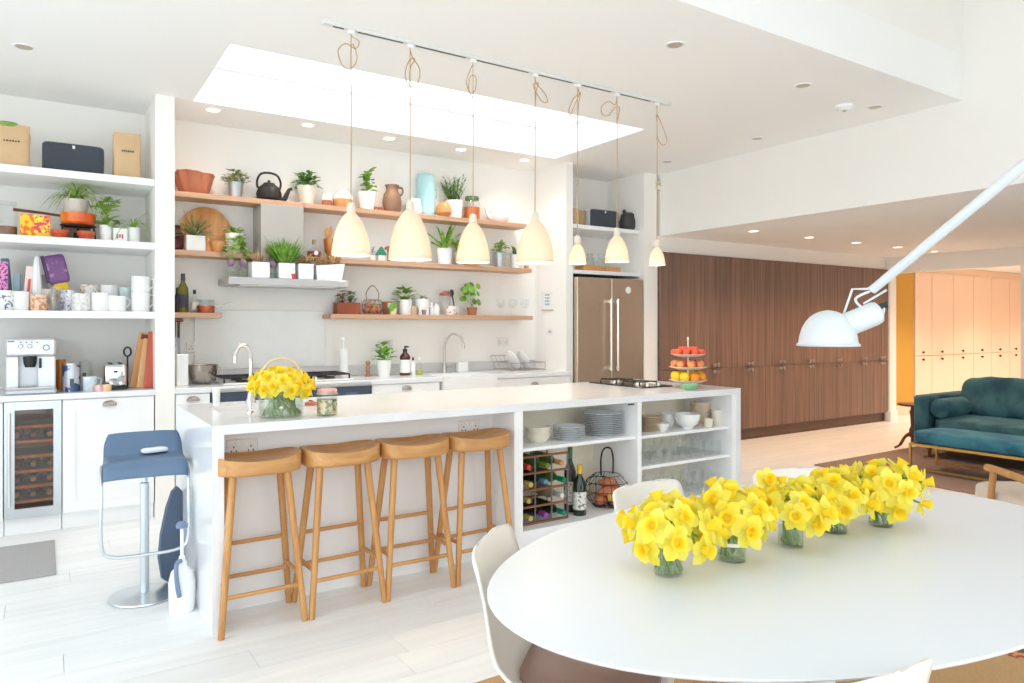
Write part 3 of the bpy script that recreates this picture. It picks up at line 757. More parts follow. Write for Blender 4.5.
MB().lathe([(.016, .235), (.014, .26), (.008, .265), (.008, .4), (0, .4)], 14).build('pump_rod', CER, t)
MB().lathe([(0, .398), (.026, .398), (.028, .412), (.018, .424), (0, .426)], 18).build('pump_knob', mat('blue_grey_plastic', (120, 136, 166), .4), t)
MB().tube(cr([(-.01, -.02, .245), (-.03, -.05, .24), (-.035, -.07, .2), (-.028, -.068, .13), (-.02, -.062, .09)], 5), .011, 8).build('handle', mat('blue_grey_plastic', (120, 136, 166), .4), t)
tag(MB().box(at(-30, 5.1), .05, 4.62, 5.36, .001, .009, .003).build('door_mat', MATG, smooth=False), 'flat grey doormat on the floor before the wine cooler', 'mat')
# dining table
TX, TY, TA, TB, TZ = 1.812, 1.205, 1.018, .61, .742
t = thing('dining_table', 'large oval white pedestal dining table in the foreground', 'table', (TX, TY, 0))
MB().lathe([(0, TZ - .034), (TA * .8, TZ - .034), (TA - .055, TZ - .02), (TA - .006, TZ - .008), (TA, TZ - .003), (TA - .004, TZ), (0, TZ)], 96, sy=TB / TA).build('table_top', TABW, t, ang=20)
MB().lathe([(0, .0125), (.36, .0125), (.362, .018), (.28, .03), (.12, .06), (.06, .14), (.045, .3), (.05, .5), (.09, .62), (.2, .69), (.22, .708), (0, .708)], 48).build('pedestal', TABW, t, ang=60)
t = thing('kilim_rug', 'green kilim rug with a rust zigzag edge right of the jute rug', 'rug', (3.31, .1, 0))
MB().box(.09, 1.2, 0, 1.55, .001, .008, .002).build('green_field', mat('green_kilim', (74, 104, 66), .95, var=.2, scale=60, bump=.4, bscale=200), t, smooth=False)
MB().box(0, .09, 0, 1.55, .001, .008, .002).build('zigzag_border', mat('rust_zigzag', (206, 150, 104), .95, rgb2=(150, 70, 44), scale=26, lo=.48, hi=.52), t, smooth=False)
tag(MB().box(.3, 3.3, .05, 2.335, .001, .012, .003).build('jute_rug', JUTE, smooth=False), 'tan woven jute rug under the dining table', 'rug')
# shell chairs
def chair_shell():
    prof = cr([(.235, .425), (.205, .44), (.10, .432), (-.02, .425), (-.13, .437), (-.195, .485), (-.225, .56), (-.248, .66), (-.268, .75), (-.275, .765)], 3)
    n = len(prof) - 1
    def fn(i, j):
        k = i * n; a = int(min(k, n - 1)); f = k - a
        y = prof[a][0] * (1 - f) + prof[a + 1][0] * f; z = prof[a][1] * (1 - f) + prof[a + 1][1] * f
        t = 2 * j - 1
        wd = .225 if i < .35 else .225 - .06 * ((i - .35) / .65)
        r0 = min(1, (i + .03) / .16); r1 = min(1, (1.0 - i + .004) / .13)
        wd *= (1 - (1 - r0) ** 2 * .5) ** .5 * (1 - (1 - r1) ** 2.2 * .42)
        up = abs(t) ** 2.6
        seat = max(0, 1 - i / .55); back = max(0, (i - .4) / .6)
        return (t * wd, y + up * .05 * min(1, back * 1.6) * (1 - .45 * back) * (1 - .6 * back ** 4), z + up * (.038 * seat + .03 * math.exp(-((i - .5) / .14) ** 2)))
    return MB().grid(fn, 26, 16)
def shell_chair(label, loc, rz, pad=False):
    t = thing('shell_chair', label, 'chair', loc, rz, 'cream shell chairs round the table')
    chair_shell().build('shell', SHELLW, t, solid=.009, ang=80)
    for sx in (-1, 1):
        for sy in (-1, 1):
            MB().tube([(sx * .13, .1 * sy + .02, .405), (sx * .215, .2 * sy + .0, 0)], [.013, .009], 10).build('leg', OAK, t)
    m = MB()
    m.tube([(-.15, .1, .36), (.15, -.08, .36)], .005, 6).tube([(.15, .1, .362), (-.15, -.08, .362)], .005, 6).tube([(-.135, -.08, .4), (.135, -.08, .4)], .007, 6).tube([(-.135, .12, .4), (.135, .12, .4)], .007, 6)
    m.build('under_frame', IRON, t, kind='stuff')
    if pad:
        sup(MB(), (0, .03, .455), .185, .18, .024, .45).build('seat_pad', TAUPE, t, label='taupe leather seat pad')
    return t
shell_chair('cream shell chair with a taupe leather pad at the table\'s left end', (1.195, 1.485, 0.012), R(-138), True)
shell_chair('cream shell chair pushed in behind the leftmost daffodils, facing the camera', (1.87, 1.68, 0.012), R(183))
shell_chair('cream shell chair behind the middle daffodils, before the walnut wall', (2.46, 1.56, 0.012), R(168))
shell_chair('cream shell chair in the near foreground, only its back edge showing', (1.19, .925, 0.012), R(-10))
# white swing-arm lamp
t = thing('swing_arm_lamp', 'white swing-arm wall lamp with a domed shade hanging over the table', 'lamp', (2.36, -.62, 2.97))
O = Vector((2.36, -.62, 2.97))
L3 = lambda *p: tuple(Vector(p) - O)
hx = Vector((.66, -.75, 0))
c = Vector((2.342, 1.515, 1.292)) - O
m = MB(); m.mv(*c); pr = [(.0975 * math.cos(a) ** .92, .122 * math.sin(a)) for a in [PI / 2 * k / 12 for k in range(12)]] + [(0, .124)]
m.lathe([(.104, -.004), (.104, .003), (.0985, .006)] + pr[1:], 36).build('shade', LAMPW, t, solid=.003, ang=60)
MB().mv(*c).ball((0, 0, .045), .035, n=14, m=8).build('bulb', CER, t)
a, b = Vector((2.365, 1.487, 1.352)) - O, Vector((2.455, 1.385, 1.413)) - O
ds = [0, .05, .15, .5, .85, .95, 1]; rs = [.03, .038, .042, .042, .042, .037, .022]
MB().tube([a.lerp(b, q) for q in ds], rs, 20).build('lamp_body', LAMPW, t, ang=60)
arm0 = Vector((2.425, 1.40, 1.486)) - O; arm1 = Vector((0, .02, 0))
MB().tube([arm0, arm0.lerp(arm1, .5), arm1], [.0155, .018, .0185], 14).build('arm', LAMPW, t)
side = Vector((.75, .66, 0)) * .02
q0 = a.lerp(b, .12)
MB().tube([q0 + side + Vector((0, 0, .035)), arm0 + Vector((-.04, .045, .005)) + side, arm0 + Vector((-.012, .012, .004)), arm0 + (arm1 - arm0).normalized() * .03], .0045, 8).build('yoke_wire', LAMPW, t)
q1 = a.lerp(b, .92)
MB().tube(cr([arm0 + Vector((-.005, .005, -.004)), arm0 + Vector((-.035, .04, -.03)), arm0 + Vector((-.02, .02, -.065)), arm0 + Vector((.02, -.022, -.09)), q1 + Vector((.012, -.014, .03)), q1 + Vector((.01, -.01, .01))], 5), .0045, 8).build('yoke_wire', LAMPW, t)
MB().tube([q1 + Vector((-.03, .035, .03)), arm0 + Vector((.03, -.035, .0))], .004, 8).build('yoke_wire', LAMPW, t)
MB().tube([b + Vector((-.008, .008, .012)), b + Vector((.012, -.014, .022))], .011, 10).build('switch', BLACK, t)
MB().box(-.05, .05, .0, .03, -.1, .1, .008).build('wall_bracket', LAMPW, t, smooth=False)
# living corner
tag(MB().box(6.26, 9.4, .2, 4.2, .001, .014, .004).build('floor_rug', RUGD, smooth=False), 'dark brown pile rug under the teal sofa', 'rug')
t = thing('velvet_sofa', 'teal velvet sofa with bolster standing on the brown rug', 'sofa', (7.5, 3.9, .014))
# local: x = depth (+x to the back), y = -length
MB().box(.02, .93, -2.1, 0, .12, .27, .03).build('base', TEAL, t)
for y0, y1 in ((-.15, 0), (-2.1, -1.95)): MB().box(0, .94, y0, y1, .12, .635, .025).build('arm', TEAL, t)
MB().box(.78, .94, -1.95, -.15, .12, .70, .03).build('back', TEAL, t)
sup(MB(), (.40, -1.05, .335), .40, .895, .085, .28, 36).build('seat_cushion', TEAL, t)
for yc in (-.60, -1.50):
    m = MB(); m.T = Matrix.Translation((.72, yc, .60)) @ Matrix.Rotation(R(14), 4, 'Y'); rw = random.Random(3)
    sup(m, (0, 0, 0), .105, .45, .215, .5, 44, 26)
    m.v = [(x + .012 * math.sin(22 * z + 9 * y) * math.sin(7 * y + 1), y, z + .006 * math.sin(30 * y + 10 * z)) for x, y, z in m.v]
    m.build('back_cushion', TEAL, t)
m = MB(); m.T = Matrix.Translation((.02, -.25, .515)) @ Matrix.Rotation(PI / 2, 4, 'Y'); m.lathe([(0, 0), (.07, .0), (.092, .012), (.097, .03), (.097, .46), (.085, .475), (0, .48)], 24).build('bolster', TEAL, t)
for x, y in ((.1, -.12), (.1, -1.98), (.84, -.12), (.84, -1.98)): MB().tube([(x, y, .12), (x, y, 0)], [.022, .014], 10).build('leg', DKWOOD, t)
t = thing('velvet_bench', 'teal velvet bench on a slim brass frame in front of the sofa', 'bench', (6.74, 3.53, .014))
sup(MB(), (.25, -.75, .318), .25, .76, .062, .3, 36).build('cushion', TEALB, t)
m = MB()
MB().ring((0, .5, -1.52, .01), (.02, .48, -1.5, -.01), .235, .258).build('seat_rail', BRASS, t, smooth=False)
for x in (.01, .49):
    for y in (0, -1.51): MB().box(x - .01, x + .01, y - .01, y + .01, 0, .24).build('leg', BRASS, t, smooth=False)
for x in (.01, .49): MB().box(x - .008, x + .008, -1.51, 0, .02, .036).build('floor_bar', BRASS, t, smooth=False)
t = thing('tripod_table', 'small round mahogany tripod side table behind the sofa arm', 'side table', (8.0, 4.16, 0.014))
MB().lathe([(0, .465), (.13, .465), (.15, .475), (.15, .49), (0, .49)], 28).build('top', DKWOOD, t)
MB().lathe([(.0, .12), (.03, .12), (.034, .2), (.018, .24), (.022, .34), (.03, .4), (.018, .43), (.02, .465), (0, .465)], 16).build('stem', DKWOOD, t)
for k in range(3):
    a = 2 * PI * k / 3 + .5; ca, sa = math.cos(a), math.sin(a)
    MB().tube(cr([(0, 0, .17), (.08 * ca, .08 * sa, .13), (.14 * ca, .14 * sa, .04), (.2 * ca, .2 * sa, .008)], 5), [.02] * 5 + [.016] * 6 + [.012] * 5, 8).build('leg', DKWOOD, t)
# lounge chair, its back to the table
t = thing('lounge_chair', 'oatmeal upholstered lounge chair with a bent oak arm at the right edge', 'armchair', (4.425, 1.478, 0), R(-40))
sup(MB(), (0, .13, .385), .285, .38, .085, .35, 32).build('seat_cushion', LINEN, t)
m = MB(); m.T = Matrix.Translation((0, -.27, .60)) @ Matrix.Rotation(R(16), 4, 'X'); sup(m, (0, 0, 0), .29, .08, .3, .35, 32); m.build('back_cushion', LINEN, t)
for s in (-1, 1):
    MB().tube(cr([(s * .305, .235, .58), (s * .305, .16, .585), (s * .305, -.15, .585), (s * .305, -.36, .575)], 5), .02, 10).build('arm', OAK, t)
    MB().tube([(s * .305, .17, .575), (s * .315, .26, 0)], .017, 10).build('leg', OAK, t)
    MB().tube([(s * .305, -.25, .56), (s * .315, -.38, 0)], .017, 10).build('leg', OAK, t)
    MB().tube([(s * .32, .32, .27), (s * .32, -.3, .25)], .014, 8).build('side_rail', OAK, t)
# ------------------------------------------------------------------ pendant lamps on their track
t = thing('lighting_track', 'white ceiling lighting track carrying the seven pendants', 'light track', (1.24, 3.75, ZC))
MB().box(0, 2.6, -.018, .018, -.022, 0, .002).build('rail', mat('pale_grey_track', (226, 226, 222), .4), t, smooth=False)
for a, b in ((.06, .12), (.2, .47), (.55, .88), (.96, 1.34), (1.42, 1.69), (1.78, 2.03), (2.12, 2.4)):
    MB().box(a, b, -.006, .006, -.0235, -.0215).build('slot', BLACK, t, smooth=False)
def pendant(x, dia, h, zb, label, loop, power):
    t = thing('pendant_lamp', label, 'pendant lamp', (x, 3.75, zb), 0, 'porcelain pendants over the island')
    r = dia / 2
    pr = [(1., 0), (.985, .08), (.95, .2), (.89, .36), (.80, .52), (.69, .66), (.55, .79), (.40, .89), (.26, .96), (.17, 1.)]
    MB().lathe([(r * a, h * b) for a, b in pr], 40).build('shade', SHADE, t, solid=.004, ang=60)
    MB().lathe([(r * .17, h * .985), (.024, h), (.022, h + .04), (.012, h + .052), (0, h + .052)], 20).build('lamp_holder', CREAM, t)
    MB().ball((0, 0, h * .42), r * .34, n=14, m=8).build('bulb', BULB, t)
    top = ZC - zb - .03
    MB().tube([(0, 0, h + .05), (.002, 0, top * .6), (0, 0, top)], .0032, 6).build('cord', CORD, t)
    MB().tube(cr([(p[0], p[1] * .4, top + p[2]) for p in loop], 6), .0034, 6).build('cord_knot', CORD, t)
    MB().box(-.018, .018, -.014, .014, top - .012, top + .008, .003).build('track_adapter', WHITE, t, smooth=False)
    l = D.lights.new('pendant_glow', 'POINT'); l.energy = power; l.color = (1, .78, .52); l.shadow_soft_size = .03
    o = D.objects.new('pendant_glow', l); COL.objects.link(o); o.parent = t; o.location = (0, 0, h * .12)
lA = [(0, 0, -.02), (.05, .02, -.04), (.03, .03, -.08), (-.03, .0, -.07), (-.075, -.02, -.12), (-.05, 0, -.19), (.0, .02, -.2), (.035, 0, -.14), (.01, -.02, -.07), (0, 0, -.1), (0, 0, -.26)]
lB = [(0, 0, -.02), (.02, .02, -.06), (.06, 0, -.12), (.05, 0, -.2), (0, .02, -.23), (-.03, 0, -.17), (-.01, -.02, -.09), (.03, 0, -.07), (0, 0, -.14), (0, 0, -.28)]
lC = [(0, 0, -.02), (-.02, .02, -.07), (-.045, 0, -.14), (-.02, 0, -.2), (.02, .02, -.17), (.02, 0, -.1), (-.02, -.02, -.1), (-.03, 0, -.18), (0, 0, -.23), (0, 0, -.28)]
lD = [(0, 0, -.02), (.02, .02, -.05), (.075, 0, -.1), (.1, 0, -.15), (.06, 0, -.16), (.01, .02, -.1), (-.01, 0, -.06), (.02, -.02, -.05), (.01, 0, -.1), (0, 0, -.2)]
lE = [(0, 0, -.02), (.02, .02, -.05), (-.03, 0, -.09), (-.07, 0, -.17), (-.065, 0, -.22), (-.04, .02, -.18), (0, 0, -.09), (.02, -.02, -.05), (.01, 0, -.12), (0, 0, -.24)]
lF = [(0, 0, -.02), (-.01, .02, -.07), (-.08, 0, -.06), (-.14, 0, -.11), (-.13, 0, -.16), (-.08, 0, -.16), (-.03, .02, -.11), (0, 0, -.08), (.015, -.02, -.1), (0, 0, -.2)]
lG = [(0, 0, -.02), (.01, .02, -.07), (.02, 0, -.1), (.07, 0, -.18), (.1, 0, -.25), (.06, 0, -.29), (.015, .02, -.24), (0, 0, -.12), (-.015, -.02, -.09), (0, 0, -.14), (0, 0, -.3)]
for u, dia, h, zb, lb, lp_, pwr in ((351, .207, .235, 1.748, 'medium white pendant lamp at the left end of the track', lA, 1.0), (410, .246, .285, 1.742, 'large white pendant lamp, second from the left, in front of the jug', lB, 1.0),
        (473, .203, .243, 1.745, 'medium white pendant lamp, third from the left, in front of the orange jar', lC, 1.0), (535, .242, .275, 1.765, 'large white pendant lamp in the middle, at the right end of the oak shelves', lD, 1.0),
        (577.5, .114, .138, 1.775, 'small white pendant lamp left of the fridge doors\' gap', lE, 1.0), (617, .165, .185, 1.806, 'medium white pendant lamp over the fridge doors\' gap', lF, .9), (657, .116, .132, 1.80, 'small white pendant lamp at the right end of the track', lG, 1.0)):
    pendant(at(u, 3.75), dia, h, zb, lb, lp_, pwr)
# ------------------------------------------------------------------ things on shelves: builders
def pot_mesh(t, rt, rb, h, m, name='pot', n=24, square=False):
    if square:
        MB().box(-rt, rt, -rt, rt, 0, h - .004, .004).build(name, m, t, smooth=False)
        MB().box(-rt + .005, rt - .005, -rt + .005, rt - .005, h - .006, h - .002).build('soil', SOIL, t, smooth=False); return
    MB().lathe([(0, 0), (rb, 0), (rb + (rt - rb) * .5, h * .5), (rt, h - .003), (rt, h), (rt * .92, h), (rt * .9, h * .8), (0, h * .8)], n).build(name, m, t)
    MB().lathe([(0, h * .86), (rt * .9, h * .84), (rt * .88, h * .8), (0, h * .8)], 14).build('soil', SOIL, t)
def foliage(kind, w, h, n, ll, lw, seed):
    r = random.Random(seed); m = MB()
    if kind == 'bush':
        for i in range(n):
            a = r.uniform(0, 2 * PI); e = r.random() ** .6; zz = r.uniform(.1, 1)
            rad = w * e * math.sin(PI * min(.95, .25 + zz * .62)) ** .7
            p = Vector((rad * math.cos(a), rad * math.sin(a), h * zz))
            d = Vector((math.cos(a) * (.4 + e), math.sin(a) * (.4 + e), .35 + r.uniform(-.3, .6)))
            m.leaf(p - d.normalized() * ll * .4, d, ll * r.uniform(.7, 1.2), lw * r.uniform(.8, 1.2), r.uniform(0, .5))
            if i % 4 == 0: m.tube([(0, 0, -.01), tuple(p * .5 + Vector((0, 0, h * .08))), tuple(p)], .0016, 4, cap=False)
    elif kind == 'spray':
        for i in range(n):
            a = r.uniform(0, 2 * PI); e = r.random() ** .5; top = Vector((w * e * math.cos(a), w * e * math.sin(a), h * r.uniform(.6, 1)))
            b = Vector((w * .25 * e * math.cos(a), w * .25 * e * math.sin(a), 0))
            m.tube([tuple(b), tuple(top)], .0014, 4, cap=False)
            for k in range(9):
                p = b.lerp(top, .2 + .8 * k / 8); q = r.uniform(0, 2 * PI)
                m.leaf(p, (math.cos(q), math.sin(q), .8), ll, lw, 0, 2)
    elif kind == 'blades':
        yc = (w, h)
        for i in range(n):
            a = 2 * PI * i / n + r.uniform(-.25, .25); el = r.uniform(.25, 1.3)
            L = ll * r.uniform(.75, 1.1)
            m.leaf((0, 0, 0), (math.cos(a) * math.cos(el), math.sin(a) * math.cos(el), math.sin(el)), L, lw, r.uniform(.25, .6) * (1.2 - el * .5), 5, .3)
    elif kind == 'arch':
        for i in range(n):
            a = 2 * PI * i / n + r.uniform(-.3, .3); el = r.uniform(.75, 1.35)
            m.leaf((0, 0, 0), (math.cos(a) * math.cos(el), math.sin(a) * math.cos(el), math.sin(el)), ll * r.uniform(.6, 1.1), lw, r.uniform(.5, 1.15), 7, .3)
    elif kind == 'grass':
        for i in range(n):
            a = r.uniform(0, 2 * PI); e = r.random() ** .5
            b = (w * .35 * e * math.cos(a), w * .35 * e * math.sin(a), 0)
            d = (math.cos(a) * e * w, math.sin(a) * e * w, h * r.uniform(.6, 1.05))
            m.leaf(b, d, Vector(d).length * r.uniform(.8, 1.1), lw, r.uniform(0, .3), 3)
    elif kind == 'coins':
        for i in range(n):
            a = r.uniform(0, 2 * PI); e = .35 + .65 * r.random(); zz = r.uniform(.15, 1)
            c = Vector((w * e * math.cos(a), w * .6 * e * math.sin(a), h * zz))
            m.tube([(0, 0, 0), (c.x * .5, c.y * .5, c.z * .75 + .01), tuple(c)], .0012, 4, cap=False)
            nr = Vector((math.cos(a) * .5, -.8, .5 + r.uniform(-.3, .3))).normalized(); e1 = nr.orthogonal().normalized(); e2 = nr.cross(e1)
            rr_ = ll * r.uniform(.7, 1.1)
            vs = [tuple(c + nr * .002)] + [tuple(c + (e1 * math.cos(q) + e2 * math.sin(q)) * rr_) for q in [2 * PI * k / 10 for k in range(10)]]
            m.add(vs, [(0, 1 + k, 1 + (k + 1) % 10) for k in range(10)])
    return m
def plant(name, label, u, Y, z, pw_, ph_, kind, fw, fh, n, ll, lw, leafm, potm, seed, pr=.78, sq=False, group=None, lift=0, ycap=6.2, zcap=9):
    s = px(u, Y)
    t = thing(name, label, 'plant', (at(u, Y), Y, z), 0, group)
    pot_mesh(t, pw_ * s / 2, pw_ * s / 2 * pr, ph_ * s, potm, square=sq)
    fo = foliage(kind, fw * s / 2, fh * s, n, ll * s, lw * s, seed)
    ymax, zmax = ycap - Y - .008, zcap - z - (ph_ * .85 + lift) * s
    fo.v = [(x, ymax - .02 * (1 - math.exp(-(y - ymax + .02) / .02)) - .0 if y > ymax - .02 else y, min(q, zmax)) for x, y, q in fo.v]
    fo.v = [(x, min(y, ymax), q) for x, y, q in fo.v]
    fo.build('foliage', leafm, t, (0, 0, ph_ * s * .85 + lift * s), kind='stuff')
    return t, s
def turned(name, label, cat, u, Y, z, prof, m, part='body', n=24, group=None, sx=1, sy=1, ruf=None):
    s = px(u, Y)
    t = thing(name, label, cat, (at(u, Y), Y, z), 0, group)
    MB().lathe([(a * s, b * s) for a, b in prof], n, sx=sx, sy=sy, ruf=ruf).build(part, m, t)
    return t, s
def handle(t, s, x, z0, z1, out, m, r=1.1, name='handle', rz=0):
    "side handle loop in pixel units, on the +x side"
    mb = MB(); mb.mv(0, 0, 0, rz=rz)
    mb.tube(cr([(x * s, 0, z1 * s), ((x + out) * s, 0, (z1 * .95 + z0 * .05) * s), ((x + out) * s, 0, (z1 * .45 + z0 * .55) * s), (x * s, 0, z0 * s)], 5), r * s, 8)
    mb.build(name, m, t)
YI = 6.085
# ------------------------------------------------------------------ top oak shelf
t, s = turned('terracotta_planter', 'terracotta planter with a ruffled rim at the left end of the top shelf', 'planter', 194, YI, Z1, [(0, 0), (12, 0), (15, 6), (16.5, 14), (17.5, 18), (19, 21), (16.5, 21), (15, 16), (0, 15)], TERRA, n=44, sy=.75, ruf=lambda a, z: 1 + (.09 * math.sin(7 * a) + .05 * math.sin(13 * a + 1)) * (1 if z > .1 else .45))
MB().lathe([(8 * s, 15 * s), (9.5 * s, 19 * s), (11 * s, 23 * s), (9.5 * s, 23 * s), (7 * s, 17 * s), (0, 16 * s)], 30, (-5 * s, .01, 0), ruf=lambda a, z: 1 + .09 * math.sin(6 * a)).build('inner_bowl', TERRA, t)
MB().tube([(9 * s, -.06, 2 * s), (10 * s, -.07, 10 * s), (12 * s, -.06, 17 * s)], 1.5 * s, 8).build('applied_rib', TERRA, t)
plant('potted_herb', 'small variegated herb in a zinc pot left of the iron teapot', 235.5, YI, Z1, 15, 16, 'bush', 27, 15, 90, 6, 3.2, G_GREY, ZINC, 1)
t, s = turned('teapot', 'black cast iron teapot on the top shelf', 'teapot', 269, YI, Z1, [(0, 0), (8.5, 0), (11.6, 3), (12.2, 8), (10.5, 13.5), (7, 16.5), (5.5, 17.3), (0, 17.3)], IRON, n=30)
MB().lathe([(0, 16.5 * s), (6 * s, 17 * s), (5.2 * s, 18.5 * s), (1 * s, 19.4 * s), (1.6 * s, 21 * s), (0, 22 * s)], 18).build('lid', IRON, t)
MB().tube(cr([(-11 * s, 0, 13 * s), (-11.5 * s, 0, 20 * s), (-8 * s, 0, 27 * s), (0, 0, 29 * s), (8 * s, 0, 27 * s), (11.5 * s, 0, 20 * s), (10.5 * s, 0, 13 * s)], 5), 1.1 * s, 8).build('bail_handle', IRON, t)
MB().tube(cr([(10 * s, 0, 3 * s), (15 * s, 0, 4 * s), (17.5 * s, 0, 9 * s), (20 * s, 0, 14 * s), (23 * s, 0, 15.5 * s)], 5), [3.2 * s * (1 - .045 * k / 1.5) for k in range(21)], 10).build('spout', IRON, t)
plant('jade_plant', 'jade plant in a round cream pot right of the iron teapot', 307, YI, Z1, 20, 19, 'bush', 27, 17, 110, 6, 4.2, G_DK, CREAM, 2, pr=.6)
t, s = turned('storage_jar', 'little white and terracotta jar left of the lidded crock', 'jar', 327, YI, Z1, [(0, 0), (5, 0), (5.2, 1), (5.2, 6.8), (0, 6.8)], TERRA, 'base')
MB().lathe([(5.2 * s, 6.8 * s), (5.2 * s, 12 * s), (4.4 * s, 13.5 * s), (0, 13.5 * s)], 24).build('white_collar', CER, t)
t, s = turned('crock', 'lidded two-tone crock, terracotta below and white above', 'jar', 343, YI, Z1, [(0, 0), (8.6, 0), (9.6, 2), (9.8, 9), (0, 9)], BOARDW, 'base')
MB().lathe([(9.8 * s, 9 * s), (9.4 * s, 12.5 * s), (7 * s, 15 * s), (0, 15 * s)], 24).build('white_shoulder', CER, t)
MB().lathe([(0, 15 * s), (6.6 * s, 15 * s), (6 * s, 17 * s), (2 * s, 18.4 * s), (2 * s, 19.4 * s), (0, 19.8 * s)], 20).build('lid', CER, t)
plant('lemon_seedling', 'leafy seedling in a white pot left of the brown jug', 367, YI, Z1, 18, 18.5, 'bush', 17, 27, 22, 9, 7, G_MID, CER, 3)
for k, (u, dz) in enumerate(((375.5, 0), (379, 0), (382.5, 0))):
    turned('terracotta_thimble', 'tiny terracotta pot beside the brown jug, %s of the trio' % ('left', 'middle', 'right')[k], 'pot', u, YI - .05, Z1, [(0, 0), (1.3, 0), (1.8, 4), (1.3, 4), (1, 1.2), (0, 1.2)], TERRA, 'pot', 12, 'tiny terracotta pots')
t, s = turned('stoneware_jug', 'brown stoneware jug with a loop handle on the top shelf', 'jug', 392, YI, Z1, [(0, 0), (8, 0), (9.2, 5), (9.6, 12), (8, 19), (6.2, 22), (6, 25), (7.2, 28), (6.2, 28), (5, 24), (0, 23)], mat('brown_stoneware', (142, 108, 86), .55, var=.15, scale=20))
handle(t, s, 6, 16, 26.5, 5, mat('brown_stoneware', (142, 108, 86)), 1.1)
t, s = turned('white_jug', 'white jug half hidden by the second pendant', 'jug', 414, YI, Z1, [(0, 0), (6, 0), (8, 3), (8.2, 8), (6.4, 13), (6.8, 16), (6, 16), (5.4, 13), (0, 12)], CER)
handle(t, s, 7, 3, 13, 6, CER, 1.1)
t, s = turned('blue_vase', 'tall pale blue cylinder vase on the top shelf', 'vase', 426, YI + .04, Z1, [(0, 0), (9.2, 0), (9.4, .6), (9.4, 7), (9.2, 7.4), (9.2, 41.5), (8.4, 42), (7.8, 40), (7.6, 10), (0, 10)], mat('pale_blue_glaze', (166, 210, 218), .35, rgb2=(180, 216, 222), scale=6))
handle(t, s, 8.6, 18, 29, 4, mat('pale_blue_glaze', (166, 210, 218)), .9)
plant('rosemary_pot', 'rosemary in a white pot beside the blue vase', 454, YI, Z1, 18.5, 18, 'spray', 28, 26, 34, 4, 1.3, G_DK, CER, 4, pr=.82)
t, s = turned('gourd', 'tan gourd in front of the rosemary pot', 'gourd', 443.5, YI - .06, Z1, [(0, 0), (5, .4), (8, 4), (7.6, 9), (5, 13), (3, 14.6), (0, 15)], mat('tan_gourd', (212, 148, 92), .5, var=.12))
MB().tube([(0, 0, 14.5 * s), (.6 * s, 0, 17 * s)], .7 * s, 6).build('stalk', STRAW, t)
t, s = turned('preserve_jar', 'glass jar of orange preserve with a green lid', 'jar', 472, YI, Z1, [(0, 0), (7.6, 0), (8.2, 1), (8.2, 17), (6.6, 19.5), (6.4, 21)], GLASS, 'glass')
MB().lathe([(0, .8 * s), (7.6 * s, .8 * s), (7.6 * s, 13 * s), (0, 13 * s)], 22).build('preserve', mat('orange_preserve', (214, 118, 44), .4, rgb2=(196, 92, 36), scale=60), t)
MB().lathe([(0, 20.4 * s), (7 * s, 20.4 * s), (7 * s, 23.4 * s), (6.4 * s, 24 * s), (0, 24 * s)], 22).build('lid', mat('green_lid', (88, 128, 92), .4), t)
t, s = turned('white_teapot', 'white porcelain teapot at the right end of the top shelf', 'teapot', 499, YI, Z1, [(0, 0), (6, 0), (9.5, 3), (10.6, 8), (9, 13), (5, 15.5), (0, 15.5)], CER, n=28)
MB().lathe([(0, 15.2 * s), (5 * s, 15.2 * s), (4 * s, 17 * s), (1.3 * s, 17.8 * s), (1.6 * s, 19.5 * s), (0, 20 * s)], 18).build('lid', CER, t)
MB().tube(cr([(-9 * s, 0, 4 * s), (-13 * s, 0, 7 * s), (-15 * s, 0, 12 * s), (-17 * s, 0, 15 * s)], 5), [2.2 * s * (1 - .035 * k) for k in range(16)], 8).build('spout', CER, t)
handle(t, s, 9, 4, 13, 6, CER, 1)
# ------------------------------------------------------------------ middle shelf, left
t = thing('red_enamel_lid', 'dark red round enamel lid propped by the column', 'lid', (at(178, 6.14), 6.14, Z2))
m = MB(); m.T = Matrix.Translation((-.02, 0, .11)) @ Matrix.Rotation(R(80), 4, 'X'); m.lathe([(0, .02), (.06, .016), (.1, .004), (.105, 0), (.1, -.004), (0, -.003)], 28).build('lid_disc', mat('dark_red_enamel', (112, 44, 38), .35), t)
m = MB(); m.T = Matrix.Translation((-.02, 0, .11)) @ Matrix.Rotation(R(80), 4, 'X'); m.lathe([(.008, .018), (.008, .03), (.016, .036), (0, .042)], 12).build('knob', BLACK, t)
t = thing('round_board', 'round wooden chopping board leaning on the wall above the small shelf', 'chopping board', (at(206, 6.15), 6.145, Z2)); s = px(206, 6.15)
m = MB(); m.T = Matrix.Translation((0, 0, 23 * s)) @ Matrix.Rotation(R(83), 4, 'X'); m.lathe([(0, -.009), (22.5 * s, -.009), (23.5 * s, -.005), (23.5 * s, .005), (22.5 * s, .009), (0, .009)], 48).build('disc', BOARDW, t)
plant('trailing_rush', 'wispy trailing plant in a square white pot before the round board', 194.5, YI - .03, Z2, 17.5, 16, 'blades', 30, 26, 60, 33, 1.5, G_GREY, CER, 6, sq=True, ycap=6.125)
turned('wooden_bowl', 'small turned wooden bowl leaning by the square white pot', 'bowl', 217.5, YI - .05, Z2, [(0, 0), (4, 0), (5, 1), (7.6, 9), (8, 11), (7.2, 11), (4.5, 2.2), (0, 2)], BOARDW)
turned('wooden_funnel', 'turned wooden cone between square pot and wooden bowl', 'funnel', 207.5, YI - .01, Z2, [(0, 0), (6, 0), (6.2, 2), (3.5, 9), (1.5, 15), (0, 15.5)], BOARDW)
t, s = plant('ivy_pot', 'white pot of trailing ivy left of the hood chimney', 234.5, YI - .02, Z2, 18, 20, 'bush', 22, 10, 40, 7, 5, G_LT, CER, 7, pr=.85)
rv = random.Random(9); m = MB()
